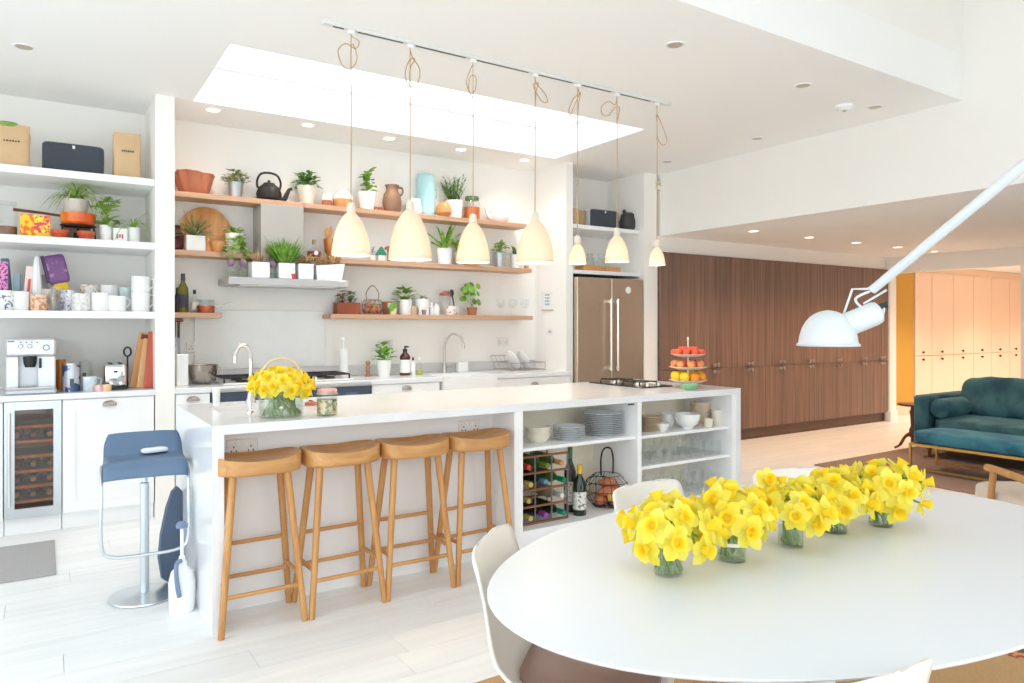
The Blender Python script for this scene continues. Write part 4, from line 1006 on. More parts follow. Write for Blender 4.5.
for k in range(9):
    a = rv.uniform(-2.4, .3); e = Vector((math.cos(a) * rv.uniform(6, 22) * s, -abs(math.sin(a)) * 12 * s - .03, -rv.uniform(4, 20) * s)); st0 = Vector((0, 0, 18 * s))
    mid = st0.lerp(e, .5) + Vector((0, -.02, 10 * s)); pth = cr([tuple(st0), tuple(mid), tuple(e + Vector((0, 0, 12 * s)))], 5); m.tube(pth, .0014, 4, cap=False)
    for q in pth[2::1]:
        m.leaf(q, (rv.uniform(-1, 1), rv.uniform(-1, .2), rv.uniform(-.3, .6)), 6.5 * s, 5 * s, .3)
m.build('trailing_stems', G_LT, t, kind='stuff')
# ------------------------------------------------------------------ hood canopy
YH = 5.868
for u, lb in ((231, 'glass bulb vase with a purple hyacinth bulb at the canopy\'s left end'), (243, 'glass bulb vase next to the leftmost one on the canopy'), (272.5, 'glass bulb vase between the first two white canopy pots'), (313, 'glass bulb vase before the white trough')):
    t, s = turned('bulb_vase', lb, 'vase', u, YH - .018, ZH, [(0, 0), (5.4, 0), (6, 1.2), (5, 6), (2.6, 10), (3.6, 13), (4.4, 15)], GLASS, 'glass', 20, 'bulb vases on the canopy')
    MB().ball((0, 0, 14.5 * s), 3.6 * s, None, 3.8 * s).build('bulb', mat('purple_bulb', (150, 112, 140), .5, var=.2, scale=40), t)
    foliage('blades', .01, .04, 6, 8 * s, 2 * s, int(u)).build('shoots', G_MID, t, (0, 0, 17 * s), kind='stuff')
    MB().lathe([(0, .8 * s), (5 * s, .8 * s), (4.2 * s, 5.5 * s), (0, 5.5 * s)], 16).build('water', WATER, t)
plant('white_canopy_pot', 'plain white square pot, leftmost on the canopy', 259, YH, ZH, 17, 16, 'grass', 20, 18, 26, 10, 1.4, STRAW, CER, 11, sq=True, ycap=5.935)
plant('grass_pot', 'bushy bright green grass in a white canopy pot', 285, YH, ZH, 16, 16, 'grass', 36, 30, 260, 20, 1.5, G_MID, CER, 12, sq=True, ycap=5.935)
plant('heather_pot', 'white square pot of dried heather on the canopy', 304, YH, ZH, 15, 16, 'spray', 22, 12, 30, 3, 1, STRAW, CER, 13, sq=True, ycap=5.935)
t = thing('white_trough', 'long white planter trough with dry stems at the canopy\'s right end', 'planter', (at(329, YH), YH, ZH)); s = px(329, YH)
m = MB(); m.add([(-14 * s, -.05, 0), (11 * s, -.05, 0), (11 * s, .05, 0), (-14 * s, .05, 0), (-15 * s, -.06, 14 * s), (14 * s, -.06, 17 * s), (14 * s, .06, 17 * s), (-15 * s, .06, 14 * s)], [(0, 1, 2, 3), (4, 5, 6, 7), (0, 1, 5, 4), (1, 2, 6, 5), (2, 3, 7, 6), (3, 0, 4, 7)])
m.build('trough', CER, t, smooth=False)
for k in (-10, -2, 6): foliage('spray', 8 * s, 11 * s, 16, 3 * s, 1 * s, 20 + k).build('dry_stems', STRAW, t, (k * s, 0, 14 * s), kind='stuff')
plant('mini_cactus', 'tiny cactus in a red pot on the canopy edge', 293, YH - .05, ZH, 6, 5, 'grass', 5, 11, 30, 8, .9, G_MID, mat('red_glaze', (206, 70, 52), .3), 14)
# ------------------------------------------------------------------ middle shelf, right
t, s = turned('liqueur_bottle', 'small flask of red liqueur with a cork stopper', 'bottle', 314, YI, Z2, [(0, 0), (6.4, 0), (7.2, 2), (6.8, 7), (2, 11), (1.8, 15)], GLASS, 'glass')
MB().lathe([(0, .6 * s), (6.2 * s, .6 * s), (6.8 * s, 2 * s), (6.4 * s, 6.6 * s), (0, 6.6 * s)], 20).build('liqueur', mat('red_liqueur', (140, 40, 30), .2), t)
MB().lathe([(0, 14 * s), (1.7 * s, 14 * s), (2 * s, 18.5 * s), (0, 18.5 * s)], 12).build('cork', STRAW, t)
MB().mv(0, -6.9 * s, 4.5 * s, rx=PI / 2).lathe([(0, .3 * s), (2.2 * s, .3 * s), (2.2 * s, 0), (0, 0)], 14).build('label', CER, t)
t, s = turned('copper_mug', 'copper goblet of wooden utensils beside the first pendant', 'utensil pot', 330, YI, Z2, [(0, 0), (4, 0), (3.2, 3), (5.4, 7), (6.4, 20), (5.6, 20), (4.6, 8), (0, 7)], mat('amber_copper', (196, 128, 66), .35, .4))
for k, (dx, hh, rr_) in enumerate(((-3, 32, 3), (2, 34, 1.6))):
    tt = thing('wooden_spoon', ('wide wooden spoon in the copper goblet', 'thin wooden spoon handle in the copper goblet')[k], 'spoon', (at(330, YI) + dx * s * .5, YI + .01, Z2 + 8 * s))
    MB().tube([(0, 0, 0), (dx * .2 * s, 0, (hh - 18) * s)], .9 * s, 6).build('handle', BOARDW, tt)
    MB().ball((dx * .25 * s, 0, (hh - 14) * s), rr_ * s, rr_ * s * .4, 5.2 * s).build('spoon_bowl', BOARDW, tt)
t, s = turned('lavender_cup', 'small white cup with lavender beside the green tin house', 'cup', 372.5, YI, Z2, [(0, 0), (2.8, 0), (3.2, 6), (2.7, 6), (2.2, 1), (0, 1)], CER)
foliage('bush', 3 * s, 8 * s, 16, 3 * s, 2 * s, 31).build('flowers', mat('lavender', (180, 174, 206), .7), t, (0, 0, 6 * s), kind='stuff')
t = thing('green_tin_house', 'little tin house with a green roof on the middle shelf', 'ornament', (at(381, YI), YI, Z2)); s = px(381, YI)
MB().box(-3.6 * s, 3.6 * s, -.02, .02, 0, 7 * s).build('walls', CER, t, smooth=False)
m = MB(); m.add([(-5.4 * s, -.025, 6.5 * s), (5.4 * s, -.025, 6.5 * s), (0, -.025, 15 * s), (-5.4 * s, .025, 6.5 * s), (5.4 * s, .025, 6.5 * s), (0, .025, 15 * s)], [(0, 1, 2), (3, 5, 4), (0, 3, 4, 1), (1, 4, 5, 2), (2, 5, 3, 0)]); m.build('roof', mat('green_tin', (44, 140, 104), .4), t, smooth=False)
t, s = turned('wooden_mushroom', 'little wooden mushroom ornament left of the second pendant', 'ornament', 388.5, YI, Z2, [(0, 0), (1.4, 0), (1.2, 12), (4, 12.5), (3.4, 15), (0, 16.5)], mat('brown_mushroom', (172, 112, 82), .6))
turned('wooden_dish', 'low wooden dish below the second pendant', 'bowl', 411, YI, Z2, [(0, 0), (5, 0), (5, 1.4), (11, 5.5), (10.4, 5.8), (4.4, 2.2), (0, 2)], BOARDW)
t, s = plant('air_plant', 'spiky aloe with arching leaves in a white pot', 444.5, YI - .06, Z2, 15, 16, 'blades', 34, 40, 13, 38, 4.2, G_MID, CER, 33, pr=.86)
t, s = plant('fern_pot', 'broad feathery fern leaf in a pot behind the third pendant', 461, YI + .03, Z2, 14, 14, 'blades', 20, 30, 5, 32, 9, G_MID, CER, 36)
turned('salad_bowl', 'wooden bowl showing below the third pendant', 'bowl', 472, YI - .06, Z2, [(0, 0), (7, 0), (8, 1.6), (12.5, 6), (13.5, 10), (12.8, 10), (7, 2.4), (0, 2.2)], BOARDW)
plant('succulent_zinc', 'succulent in a small zinc bucket near the fourth pendant', 499.5, YI, Z2, 12, 15, 'bush', 19, 13, 44, 6.5, 4.2, G_LT, ZINC, 37)
plant('succulent_white', 'upright succulent in a white pot beside the fourth pendant', 516, YI, Z2, 12, 14, 'blades', 16, 16, 12, 15, 3, G_DK, CER, 38)
tag(MB().box(-.02, .02, -.02, .02, 0, .04, .004).build('wooden_block', BOARDW, None, (at(526.5, YI), YI, Z2), smooth=False), 'small wooden cube at the right end of the middle shelf', 'block')
# ------------------------------------------------------------------ lower shelves
def standing_bottle(label, u, Y, z, w, h, m, capm, labm=None, name='wine_bottle', sho=.62):
    t, s = turned(name, label, 'bottle', u, Y, z, [(0, 0), (w * .48, 0), (w / 2, .5), (w / 2, h * sho), (w * .2, h * (sho + .16)), (w * .18, h * .86), (w * .18, h * .99), (0, h * .99)], m, 'glass_body')
    MB().lathe([(0, h * s * 1.0), (w * .2 * s, h * s), (w * .21 * s, h * .82 * s), (w * .19 * s, h * .82 * s)], 14).build('cap', capm, t)
    if labm: MB().lathe([(w * .505 * s, h * .12 * s), (w * .515 * s, h * .13 * s), (w * .515 * s, h * .46 * s), (w * .505 * s, h * .47 * s)], 20).build('label', labm, t)
    return t
OLIVEG = mat('olive_bottle_glass', (110, 104, 30), .12); FOILP = mat('purple_foil', (74, 60, 90), .4)
standing_bottle('olive green wine bottle with a purple foil on the small low shelf', 183, YI - .02, Z3, 10, 39, OLIVEG, FOILP, mat('slate_label', (62, 62, 70), .6))
standing_bottle('dark bottle squeezed against the column on the small low shelf', 177.2, YI + .02, Z3, 6, 25, mat('blue_black_glass', (52, 54, 70), .2), BLACK)
standing_bottle('slim clear oil bottle with a black cap', 194.5, YI, Z3, 7, 23, GLASS, BLACK, CREAM, 'oil_bottle', .6)
t, s = turned('storage_jar', 'wide glass jar behind the copper pan', 'jar', 205.5, YI + .05, Z3, [(0, 0), (8.4, 0), (8.8, 1), (8.8, 11), (8, 12.5)], GLASS, 'glass')
MB().lathe([(0, 12 * s), (8.4 * s, 12 * s), (8.4 * s, 13.4 * s), (0, 13.6 * s)], 20).build('lid', GLASSG, t)
t, s = turned('copper_pan', 'small copper saucepan with a long handle on the low shelf', 'saucepan', 206, YI - .06, Z3, [(0, 0), (7.6, 0), (8, .6), (8.4, 7), (7.8, 7), (7.2, 1), (0, 1)], mat('copper', (186, 104, 76), .3, .8))
MB().tube([(8 * s, 0, 6 * s), (24 * s, 0, 10 * s)], .8 * s, 6).build('handle', STEEL, t)
t = thing('knife_rack', 'magnetic knife rack under the small low shelf by the column', 'knife rack', (.83, 6.0, 1.41))
MB().box(-.045, .06, -.01, .01, -.02, .01, .003).build('bar', DKWOOD, t, smooth=False)
for k, (dx, bl, hb) in enumerate(((-.028, .13, .10), (.0, .10, .12), (.026, .22, .13))):
    tt = thing('kitchen_knife', ('short kitchen knife on the rack next to the column', 'red-handled kitchen knife in the middle of the rack', 'longest kitchen knife, right on the rack')[k], 'knife', (.83 + dx, 5.985, 1.40))
    MB().box(-.009, .009, -.008, .008, -hb, 0, .004).build('handle', (BLACK, mat('brown_handle', (120, 64, 52), .5), BLACK)[k], tt, smooth=False)
    m = MB(); m.add([(-.011, -.001, -hb), (.011, -.001, -hb), (.011, -.001, -hb - bl * .7), (-.004, -.001, -hb - bl), (-.011, .001, -hb), (.011, .001, -hb), (.011, .001, -hb - bl * .7), (-.004, .001, -hb - bl)], [(0, 1, 2, 3), (4, 7, 6, 5), (0, 4, 5, 1), (1, 5, 6, 2), (2, 6, 7, 3), (3, 7, 4, 0)]); m.build('blade', mat('blade_steel', (120, 118, 122), .3, .9), tt, smooth=False)
t = thing('rusty_planter', 'rust-brown tin box planter with dark succulents at the low shelf\'s left end', 'planter', (at(347, YI), YI, Z3)); s = px(347, YI)
MB().ring((-12 * s, 12 * s, -.05, .05), (-11.4 * s, 11.4 * s, -.046, .046), 0, 11.5 * s).box(-12 * s, 12 * s, -.05, .05, 0, .004).build('box', RUST, t, smooth=False)
MB().box(-11.4 * s, 11.4 * s, -.046, .046, .004, 9.5 * s).build('soil', SOIL, t, smooth=False)
for k, (dx, mm) in enumerate(((-5, mat('purple_succulent', (120, 86, 72), .5, rgb2=(166, 138, 104), scale=40)), (3, G_GREY))): foliage('bush', 7.5 * s, 15 * s, 60, 5 * s, 3 * s, 50 + k).build('foliage', mm, t, (dx * s, 0, 9 * s), kind='stuff')
t = thing('onion_basket', 'round wire basket with a hoop handle holding onions on the low shelf', 'basket', (at(372.5, YI), YI, Z3)); s = px(372.5, YI)
WIRE = mat('brown_wire', (150, 128, 110), .5, .4)
m = MB()
for zz, rr_ in ((0.6, 8), (5, 10.6), (10, 10.8), (14.5, 8.5)): m.tube([(rr_ * s * math.cos(a), rr_ * s * .8 * math.sin(a), zz * s) for a in [2 * PI * k / 24 for k in range(24)]], .3 * s, 5, closed=True)
for k in range(12):
    a = 2 * PI * k / 12; m.tube([(r_ * s * math.cos(a), r_ * s * .8 * math.sin(a), z_ * s) for r_, z_ in ((8, .6), (10.6, 5), (10.8, 10), (8.5, 14.5))], .35 * s, 4, cap=False)
m.build('wire_body', WIRE, t, kind='stuff')
MB().tube(arc((0, 0, 14.5 * s), 6 * s, 0, PI, 3)[:1] + cr([(6 * s, 0, 14.5 * s), (6.4 * s, 0, 22 * s), (0, 0, 29 * s), (-6.4 * s, 0, 22 * s), (-6 * s, 0, 14.5 * s)], 6), .5 * s, 6).build('hoop_handle', WIRE, t)
for k, (dx, dy, dz) in enumerate(((-6, 0, 4), (0, -3, 4), (6, 0, 4), (-2, 4, 5), (3, 3, 8), (-4, -1, 9))):
    o = MB(); o.lathe([(0, 0), (2.4 * s, .6 * s), (3.6 * s, 3 * s), (2.6 * s, 5.4 * s), (.5 * s, 6.8 * s), (0, 7.4 * s)], 14)
    tag(o.build('onion', mat('onion_skin', (206, 136, 96), .4, rgb2=(190, 106, 78), scale=20), None, (at(372.5, YI) + dx * s, YI + dy * s, Z3 + (dz - 3) * s)), 'brown onion in the hoop-handled wire basket', 'onion', 'onions in the wire basket')
turned('terracotta_pot', 'plain terracotta pot right of the onion basket', 'pot', 387, YI + .04, Z3, [(0, 0), (4, 0), (5, 13), (4.4, 13), (3.4, 1), (0, 1)], TERRA)
t, s = turned('striped_pot', 'green and cream glazed pot before the terracotta one', 'pot', 392.5, YI - .05, Z3, [(0, 0), (3.6, 0), (4.8, 6), (5, 11.5), (4.4, 11.5), (3.4, 1), (0, 1)], mat('green_cream_glaze', (108, 160, 56), .3, rgb2=(232, 226, 190), scale=9, lo=.47, hi=.53))
plant('basil_pot', 'glossy green plant in a white pot on the low shelf', 405, YI, Z3, 14.5, 15, 'bush', 24, 16, 34, 8, 6, G_MID, CER, 54)
turned('wicker_jar', 'little wicker-wrapped jar beside the white animal planter', 'jar', 413.5, YI - .03, Z3, [(0, 0), (3, 0), (3.4, 4), (3, 9), (0, 9.5)], mat('wicker', (206, 180, 150), .8, var=.2, scale=90))
t = thing('animal_planter', 'white ceramic planter on stubby legs with a succulent', 'planter', (at(422, YI), YI, Z3)); s = px(422, YI)
MB().lathe([(0, 5 * s), (6 * s, 5 * s), (7.5 * s, 9 * s), (7.6 * s, 16 * s), (6.6 * s, 16 * s), (6 * s, 12 * s), (0, 12 * s)], 22).build('bowl', CER, t)
for sx in (-1, 1):
    for sy in (-1, 1): MB().tube([(sx * 4 * s, sy * 4 * s, 0), (sx * 4 * s, sy * 4 * s, 7 * s)], 1.6 * s, 8).build('leg', CER, t)
foliage('bush', 6 * s, 6 * s, 24, 4 * s, 2.6 * s, 56).build('foliage', G_GREY, t, (0, 0, 14 * s), kind='stuff')
turned('spice_jar', 'small white spice jar left of the clip-top jar', 'jar', 431.5, YI, Z3, [(0, 0), (2.6, 0), (2.8, 8), (1.6, 9), (1.8, 13), (0, 13.4)], CER)
turned('spice_jar', 'white spice jar touching the clip-top jar', 'jar', 436.8, YI - .02, Z3, [(0, 0), (2.8, 0), (3, 7.5), (2, 9), (2.2, 11), (0, 11.4)], CER)
t, s = turned('clip_top_jar', 'glass clip-top jar with a terracotta coloured lid', 'jar', 444.5, YI + .03, Z3, [(0, 0), (5.4, 0), (6, 1), (6, 17), (4.8, 20)], GLASS, 'glass')
MB().lathe([(0, 20 * s), (5.4 * s, 20 * s), (5.6 * s, 22.5 * s), (3 * s, 24 * s), (0, 24.4 * s)], 20).build('lid', TERRA, t)
MB().tube(cr([(-6 * s, -.01, 18 * s), (-6.4 * s, -.02, 22 * s), (0, -.03, 24 * s), (6.4 * s, -.02, 22 * s), (6 * s, -.01, 18 * s)], 4), .4 * s, 5).build('wire_clip', STEEL, t)
t, s = turned('flowered_mug', 'small flowered mug in front of the clip-top jar', 'mug', 451, YI - .05, Z3, [(0, 0), (5, 0), (5.6, 1), (5.6, 9), (5, 9), (4.8, 1.4), (0, 1.2)], mat('pink_flower_glaze', (240, 232, 228), .25, rgb2=(206, 92, 92), scale=34, lo=.58, hi=.64))
handle(t, s, 5.2, 2, 7.5, 2.6, CER, .7)
t = thing('steel_ladle', 'dark steel ladle upright behind the flowered mug', 'ladle', (at(457, YI), YI + .06, Z3)); s = px(457, YI)
MB().tube([(2 * s, 0, 0), (-2 * s, 0, 20 * s)], .7 * s, 6).build('handle', IRON, t)
MB().ball((-2.6 * s, 0, 22.5 * s), 2.4 * s, 1.2 * s, 3.6 * s).build('ladle_bowl', mat('gunmetal', (70, 74, 84), .35, .7), t)
plant('pilea_plant', 'money plant with round leaves in a terracotta pot on the low shelf', 472, YI - .02, Z3, 10.5, 8, 'coins', 34, 25, 17, 3.6, 0, mat('pilea_green', (96, 152, 40), .4, rgb2=(132, 178, 62), scale=30), TERRA, 58)
wg = MB().lathe([(.032, 0), (.004, .004), (.0035, .075), (.02, .085), (.034, .115), (.036, .14), (.031, .175)], 20).mesh('glass', GLASS)
for k, u in enumerate((497, 503, 509, 515, 521, 527)):
    o = D.objects.new('wine_glass', wg); COL.objects.link(o); o.location = (at(u, YI), YI + (.02 if k % 2 else -.05), Z3)
    tag(o, 'clear stemmed wine glass at the low shelf\'s right end, %s from the left' % ORD[k], 'glass', 'wine glasses on the low shelf')
t = thing('wall_calendar', 'small white wall calendar with blue figures on the side of the fridge niche', 'calendar', (4.349, at(545, 1) * 0 + 5.97, 1.53), -PI / 2)
MB().box(-.1, .1, -.004, 0, 0, .2, .001).build('sheet', CER, t, smooth=False)
MB().box(-.1, .1, -.008, 0, -.012, 0).build('bottom_rail', DOFF, t, smooth=False)
for r_ in range(4):
    for c_ in range(3): MB().box(-.04 + c_ * .028, -.022 + c_ * .028, -.0046, -.0039, .045 + r_ * .032, .065 + r_ * .032).build('printed_figure', mat('blue_print', (112, 160, 190), .6) if r_ != 3 else mat('red_print', (196, 120, 110), .6), t, smooth=False)
t = thing('note_card', 'small white card below the calendar', 'card', (4.349, 5.93, 1.30), -PI / 2)
MB().box(-.05, .05, -.003, 0, -.035, .035, .001).build('card', CER, t, smooth=False)
MB().box(-.025, .025, -.0035, -.0028, -.01, .012).build('scribble', DOFF, t, smooth=False)
# ------------------------------------------------------------------ back worktop
ZW = .912
t = thing('knife_block', 'tall white box standing on the worktop against the column', 'knife block', (at(181, 5.9), 5.87, ZW)); s = px(181, 5.9)
MB().box(-5.2 * s, 5.2 * s, -.05, .05, 0, 31 * s, .004).build('box', CER, t, smooth=False)
t, s = turned('mixing_bowl', 'steel mixing bowl beside the tall white box', 'bowl', 202, 5.93, ZW, [(0, 0), (8, 0), (12, 4), (14.2, 12), (14.8, 19), (15.4, 19.4), (14, 19), (13, 12), (8, 1.4), (0, 1.2)], mat('steel_bowl', (176, 166, 158), .22, 1))
MB().tube(arc((13 * s, 0, 14 * s), 4.2 * s, -PI / 2, PI / 2, 6), .7 * s, 6).build('handle', STEEL, t)
t = thing('paper_towel', 'white paper towel roll on a holder right of the hob', 'paper towel', (at(343.5, 6.05), 6.05, ZW)); s = px(343.5, 6.05)
MB().lathe([(0, 0), (6, 0), (6, 1), (0, 1)], 2 and 20).mv(0, 0, 0)
MB().lathe([(0, 0), (5.6 * s, 0), (5.6 * s, 1.2 * s), (0, 1.4 * s)], 20).build('base', CER, t)
MB().lathe([(.9 * s, 1.4 * s), (4.6 * s, 1.4 * s), (4.6 * s, 28 * s), (.9 * s, 28 * s)], 22).build('paper_roll', mat('tissue_paper', (244, 242, 240), .9), t)
MB().lathe([(.8 * s, 28 * s), (.8 * s, 36 * s), (2.6 * s, 37 * s), (2 * s, 40 * s), (0, 40.6 * s)], 14).build('finial', CER, t)
plant('basil_plant', 'bright basil in a tapered white pot left of the pump bottle', 384, 5.95, ZW, 15.5, 16.5, 'bush', 24, 20, 46, 8.5, 6.6, mat('basil_green', (98, 164, 44), .45, rgb2=(140, 196, 74), scale=30), CER, 60, pr=.72)
t, s = turned('wooden_grinder', 'small wooden pepper grinder left of the basil', 'grinder', 368, 6.0, ZW, [(0, 0), (3, 0), (2.2, 4), (2.4, 9), (1.6, 11), (2.6, 13), (1.8, 15.5), (0, 16)], wood('dark_beech', (150, 106, 78), (176, 132, 100)))
BRN = mat('amber_bottle', (84, 40, 30), .15)
t, s = turned('pump_bottle', 'brown glass soap bottle with a black pump and white label', 'bottle', 405, 5.98, ZW, [(0, 0), (4.9, 0), (5.2, .8), (5.2, 19), (2.2, 22.5), (2.2, 24), (0, 24)], BRN, 'glass_body')
MB().lathe([(5.25 * s, 2.5 * s), (5.35 * s, 3 * s), (5.35 * s, 15 * s), (5.25 * s, 15.5 * s)], 22).build('label', CER, t)
MB().lathe([(0, 23.6 * s), (2.3 * s, 23.6 * s), (2.3 * s, 26 * s), (.8 * s, 26.4 * s), (.8 * s, 29 * s), (0, 29 * s)], 14).tube([(-.4 * s, 0, 28.6 * s), (3.6 * s, -.004, 28.2 * s)], .8 * s, 6).build('pump', BLACK, t, kind='stuff')
standing_bottle('slim white bottle with a black dropper right of the pump bottle', 413, 5.98, ZW, 5, 17.5, CER, BLACK, None, 'dropper_bottle', .6)
t, s = turned('dish_soap', 'clear bottle of yellow-green dish soap', 'bottle', 419.5, 5.97, ZW, [(0, 0), (3.2, 0), (3.4, 9), (1.4, 12), (1.2, 14.5)], GLASS, 'glass_body')
MB().lathe([(0, .4 * s), (3 * s, .4 * s), (3.1 * s, 4.5 * s), (0, 4.5 * s)], 16).build('soap', mat('lime_soap', (186, 190, 40), .3), t)
MB().lathe([(0, 14.4 * s), (1.3 * s, 14.4 * s), (1.3 * s, 17 * s), (0, 17.4 * s)], 12).build('cap', CER, t)
t = thing('kitchen_tap', 'brushed steel swan neck tap at the back sink', 'tap', (at(444.5, 6.1), 6.1, ZW)); s = px(444, 6.1)
MB().lathe([(0, 0), (2.6 * s, 0), (2.4 * s, 8 * s), (1.5 * s, 9.5 * s), (0, 9.5 * s)], 18).build('body', STEEL, t)
MB().tube(cr([(0, 0, 8 * s), (0, 0, 22 * s), (.6 * s, -.01, 31 * s), (5 * s, -.05, 38 * s), (11 * s, -.1, 37 * s), (14 * s, -.125, 30 * s), (14.5 * s, -.13, 24 * s)], 6), 1.15 * s, 10).build('spout', STEEL, t)
MB().tube([(2 * s, -.005, 6 * s), (7 * s, -.01, 6.4 * s), (9.5 * s, -.012, 8.5 * s)], [1.6 * s, 1.5 * s, 1.1 * s], 10).build('lever', STEEL, t)
tag(MB().box(-.055, .055, -.03, .03, 0, .1, .006).build('sponge_holder', CER, None, (at(462, 6.1), 6.1, ZW), smooth=False), 'white ceramic sponge holder right of the back tap', 'holder')
t = thing('dish_rack', 'folding steel dish rack on the worktop near the corner', 'dish rack', (at(520, 5.92), 5.9, ZW)); s = px(520, 5.92)
m = MB()
for k in range(9):
    x = (-22 + k * 5) * s; m.tube([(x, -.16, .02), (x, .16, .02)], .003, 5).tube([(x, .12, .02), (x - .03, .17, .15)], .003, 5)
m.tube([(-22 * s, -.16, .02), (18 * s, -.16, .02), (18 * s, .16, .02), (-22 * s, .16, .02)], .004, 6, closed=True).tube([(-22 * s - .03, .17, .15), (18 * s - .03, .17, .15)], .004, 6)
m.tube([(-22 * s, -.16, .09), (18 * s, -.16, .09), (18 * s, .16, .09), (-22 * s, .16, .09)], .004, 6, closed=True)
for x in (-22 * s, 18 * s):
    for y_ in (-.16, .16): m.tube([(x, y_, 0), (x, y_, .09)], .004, 6)
m.build('wire_frame', STEEL, t, kind='stuff')
MB().box(-24 * s, 22 * s, -.19, .19, 0, .008, .003).build('drip_tray', mat('pale_tray', (214, 214, 214), .4), t, smooth=False)
for k in range(2):
    m = MB(); m.T = Matrix.Translation((at(512 + 10 * k, 5.92), 5.92, ZW + .105)) @ Matrix.Rotation(R(62), 4, 'Y'); m.lathe([(0, 0), (.06, .002), (.1, .014), (.1, .018), (.06, .006), (0, .004)], 28)
    tag(m.build('dinner_plate', CER), ('white plate standing in the dish rack, left', 'white plate standing in the dish rack, right')[k], 'plate')
# ------------------------------------------------------------------ left shelf unit: contents
YU = 5.86
ZU1, ZU2, ZU3, ZU4 = 2.405, 1.953, 1.462, .912
def paper_bag(label, u, w, h, dp, text=True, green=False):
    t = thing('paper_bag', label, 'bag', (at(u, YU), YU, ZU1)); s = px(u, YU)
    a, b = w * s / 2, dp / 2
    rows = [(0, 1, 1), (.15, 1.03, 1.02), (.5, .98, .96), (.8, 1.0, .6), (.93, .97, .25), (1, .96, .12)]
    m = MB(); r = random.Random(int(u)); vs = []; fs = []; n = 16
    for k, (z, fx, fy) in enumerate(rows):
        for q in range(n):
            th = 2 * PI * q / n; c_, s_ = math.cos(th), math.sin(th); e = .4
            vs.append((a * fx * math.copysign(abs(c_) ** e, c_) + r.uniform(-.004, .004), b * fy * math.copysign(abs(s_) ** e, s_) + r.uniform(-.004, .004), z * h * s))
    for k in range(len(rows) - 1):
        for q in range(n): fs.append((k * n + q, k * n + (q + 1) % n, (k + 1) * n + (q + 1) % n, (k + 1) * n + q))
    fs += [tuple(range(n))[::-1], tuple((len(rows) - 1) * n + q for q in range(n))]
    m.add(vs, fs).build('bag', PAPER, t, smooth=True, ang=25)
    m = MB()
    for k in range(6): m.box(a * (-.42 + k * .15), a * (-.33 + k * .15), -b - .009, -b - .004, h * s * .585, h * s * (.61 + .008 * (k % 2)))
    m.build('printed_line', INK, t, smooth=False, kind='stuff')
    if green: sup(MB(), (-a * .2, 0, h * s * 1.0), a * .55, b * .25, .02, .8).build('salad_leaves', G_LT, t)
paper_bag('crumpled brown paper bag with green leaves at the top left', 12, 31, 46, .14, green=True)
paper_bag('slim brown paper coffee bag right of the black speaker', 127, 25, 49, .09)
def speaker(label, x0, x1, Y, z, h, name='wireless_speaker'):
    t = thing(name, label, 'speaker', ((x0 + x1) / 2, Y, z)); a = (x1 - x0) / 2
    sup(MB(), (0, 0, h / 2), a, .075, h / 2, .22, 40, 18).build('cabinet', mat('pale_grey_plastic', (206, 206, 208), .4), t)
    sup(MB(), (0, -.012, h / 2), a * .978, .070, h / 2 * .94, .2, 40, 18).build('grille', SLATE, t)
    MB().box(-.008, .008, -.086, -.08, h * .80, h * .9).build('badge', CER, t, smooth=False)
speaker('wide dark grey speaker on the top left shelf', at(41, YU - .07), at(105, YU - .07), YU, ZU1, .222)
t, s = turned('storage_jar', 'empty glass storage jar at the left edge of the plant shelf', 'jar', 7, YU, ZU2, [(0, 0), (8.6, 0), (9.4, 1), (9.4, 26), (7, 30), (7, 33)], GLASS, 'glass')
MB().lathe([(0, 33 * s), (8 * s, 33 * s), (8 * s, 36 * s), (0, 36.5 * s)], 20).build('lid', GLASSG, t)
MB().lathe([(0, 1 * s), (8.4 * s, 1 * s), (8.4 * s, 11 * s), (0, 11 * s)], 18).build('beans', mat('brown_beans', (150, 112, 90), .6, var=.3, scale=90), t)
t = thing('printed_box', 'brightly printed orange and yellow box on the plant shelf', 'box', (at(35.5, YU - .1), YU - .06, ZU2)); a = (at(51, YU - .1) - at(20.5, YU - .1)) / 2
MB().box(-a, a, -.04, .04, 0, .155, .002).build('carton', mat('orange_yellow_print', (238, 112, 36), .5, rgb2=(250, 206, 40), scale=22, lo=.46, hi=.54), t, smooth=False)
MB().box(-.01, a * .96, -.0415, -.0405, .035, .15).build('front_panel', mat('pink_yellow_print', (226, 70, 90), .5, rgb2=(248, 226, 60), scale=40, lo=.47, hi=.53), t, smooth=False)
# fondue pan on its stand
t = thing('burner_stand', 'black iron burner stand under the orange pan', 'stand', (at(78, YU), YU - .03, ZU2)); s = px(78, YU)
MB().tube([(15 * s * math.cos(a), 10 * s * math.sin(a), 15 * s) for a in [2 * PI * k / 20 for k in range(20)]], .9 * s, 6, closed=True).build('ring', IRON, t)
for k in range(3):
    a = 2 * PI * k / 3 + PI / 2; MB().tube([(15 * s * math.cos(a), 10 * s * math.sin(a), 15 * s), (17 * s * math.cos(a), 11 * s * math.sin(a), 1 * s)], .9 * s, 6).build('leg', IRON, t)
MB().lathe([(0, 0), (19 * s, 0), (20 * s, 1.4 * s), (0, 1.6 * s)], 24, sy=.6).build('tray', IRON, t)
MB().lathe([(0, 1.6 * s), (4 * s, 1.6 * s), (4 * s, 8 * s), (0, 8 * s)], 16).build('burner', IRON, t)
t = thing('fondue_pan', 'orange enamel fondue pan with a long dark handle', 'pan', (at(78, YU), YU - .03, ZU2 + 16 * s))
MB().lathe([(0, 0), (13 * s, 0), (15 * s, 2 * s), (15.5 * s, 11 * s), (14.6 * s, 11 * s), (14 * s, 2 * s), (0, 1.4 * s)], 28).build('pan', mat('orange_enamel', (236, 138, 40), .25, rgb2=(222, 92, 34), scale=6), t)
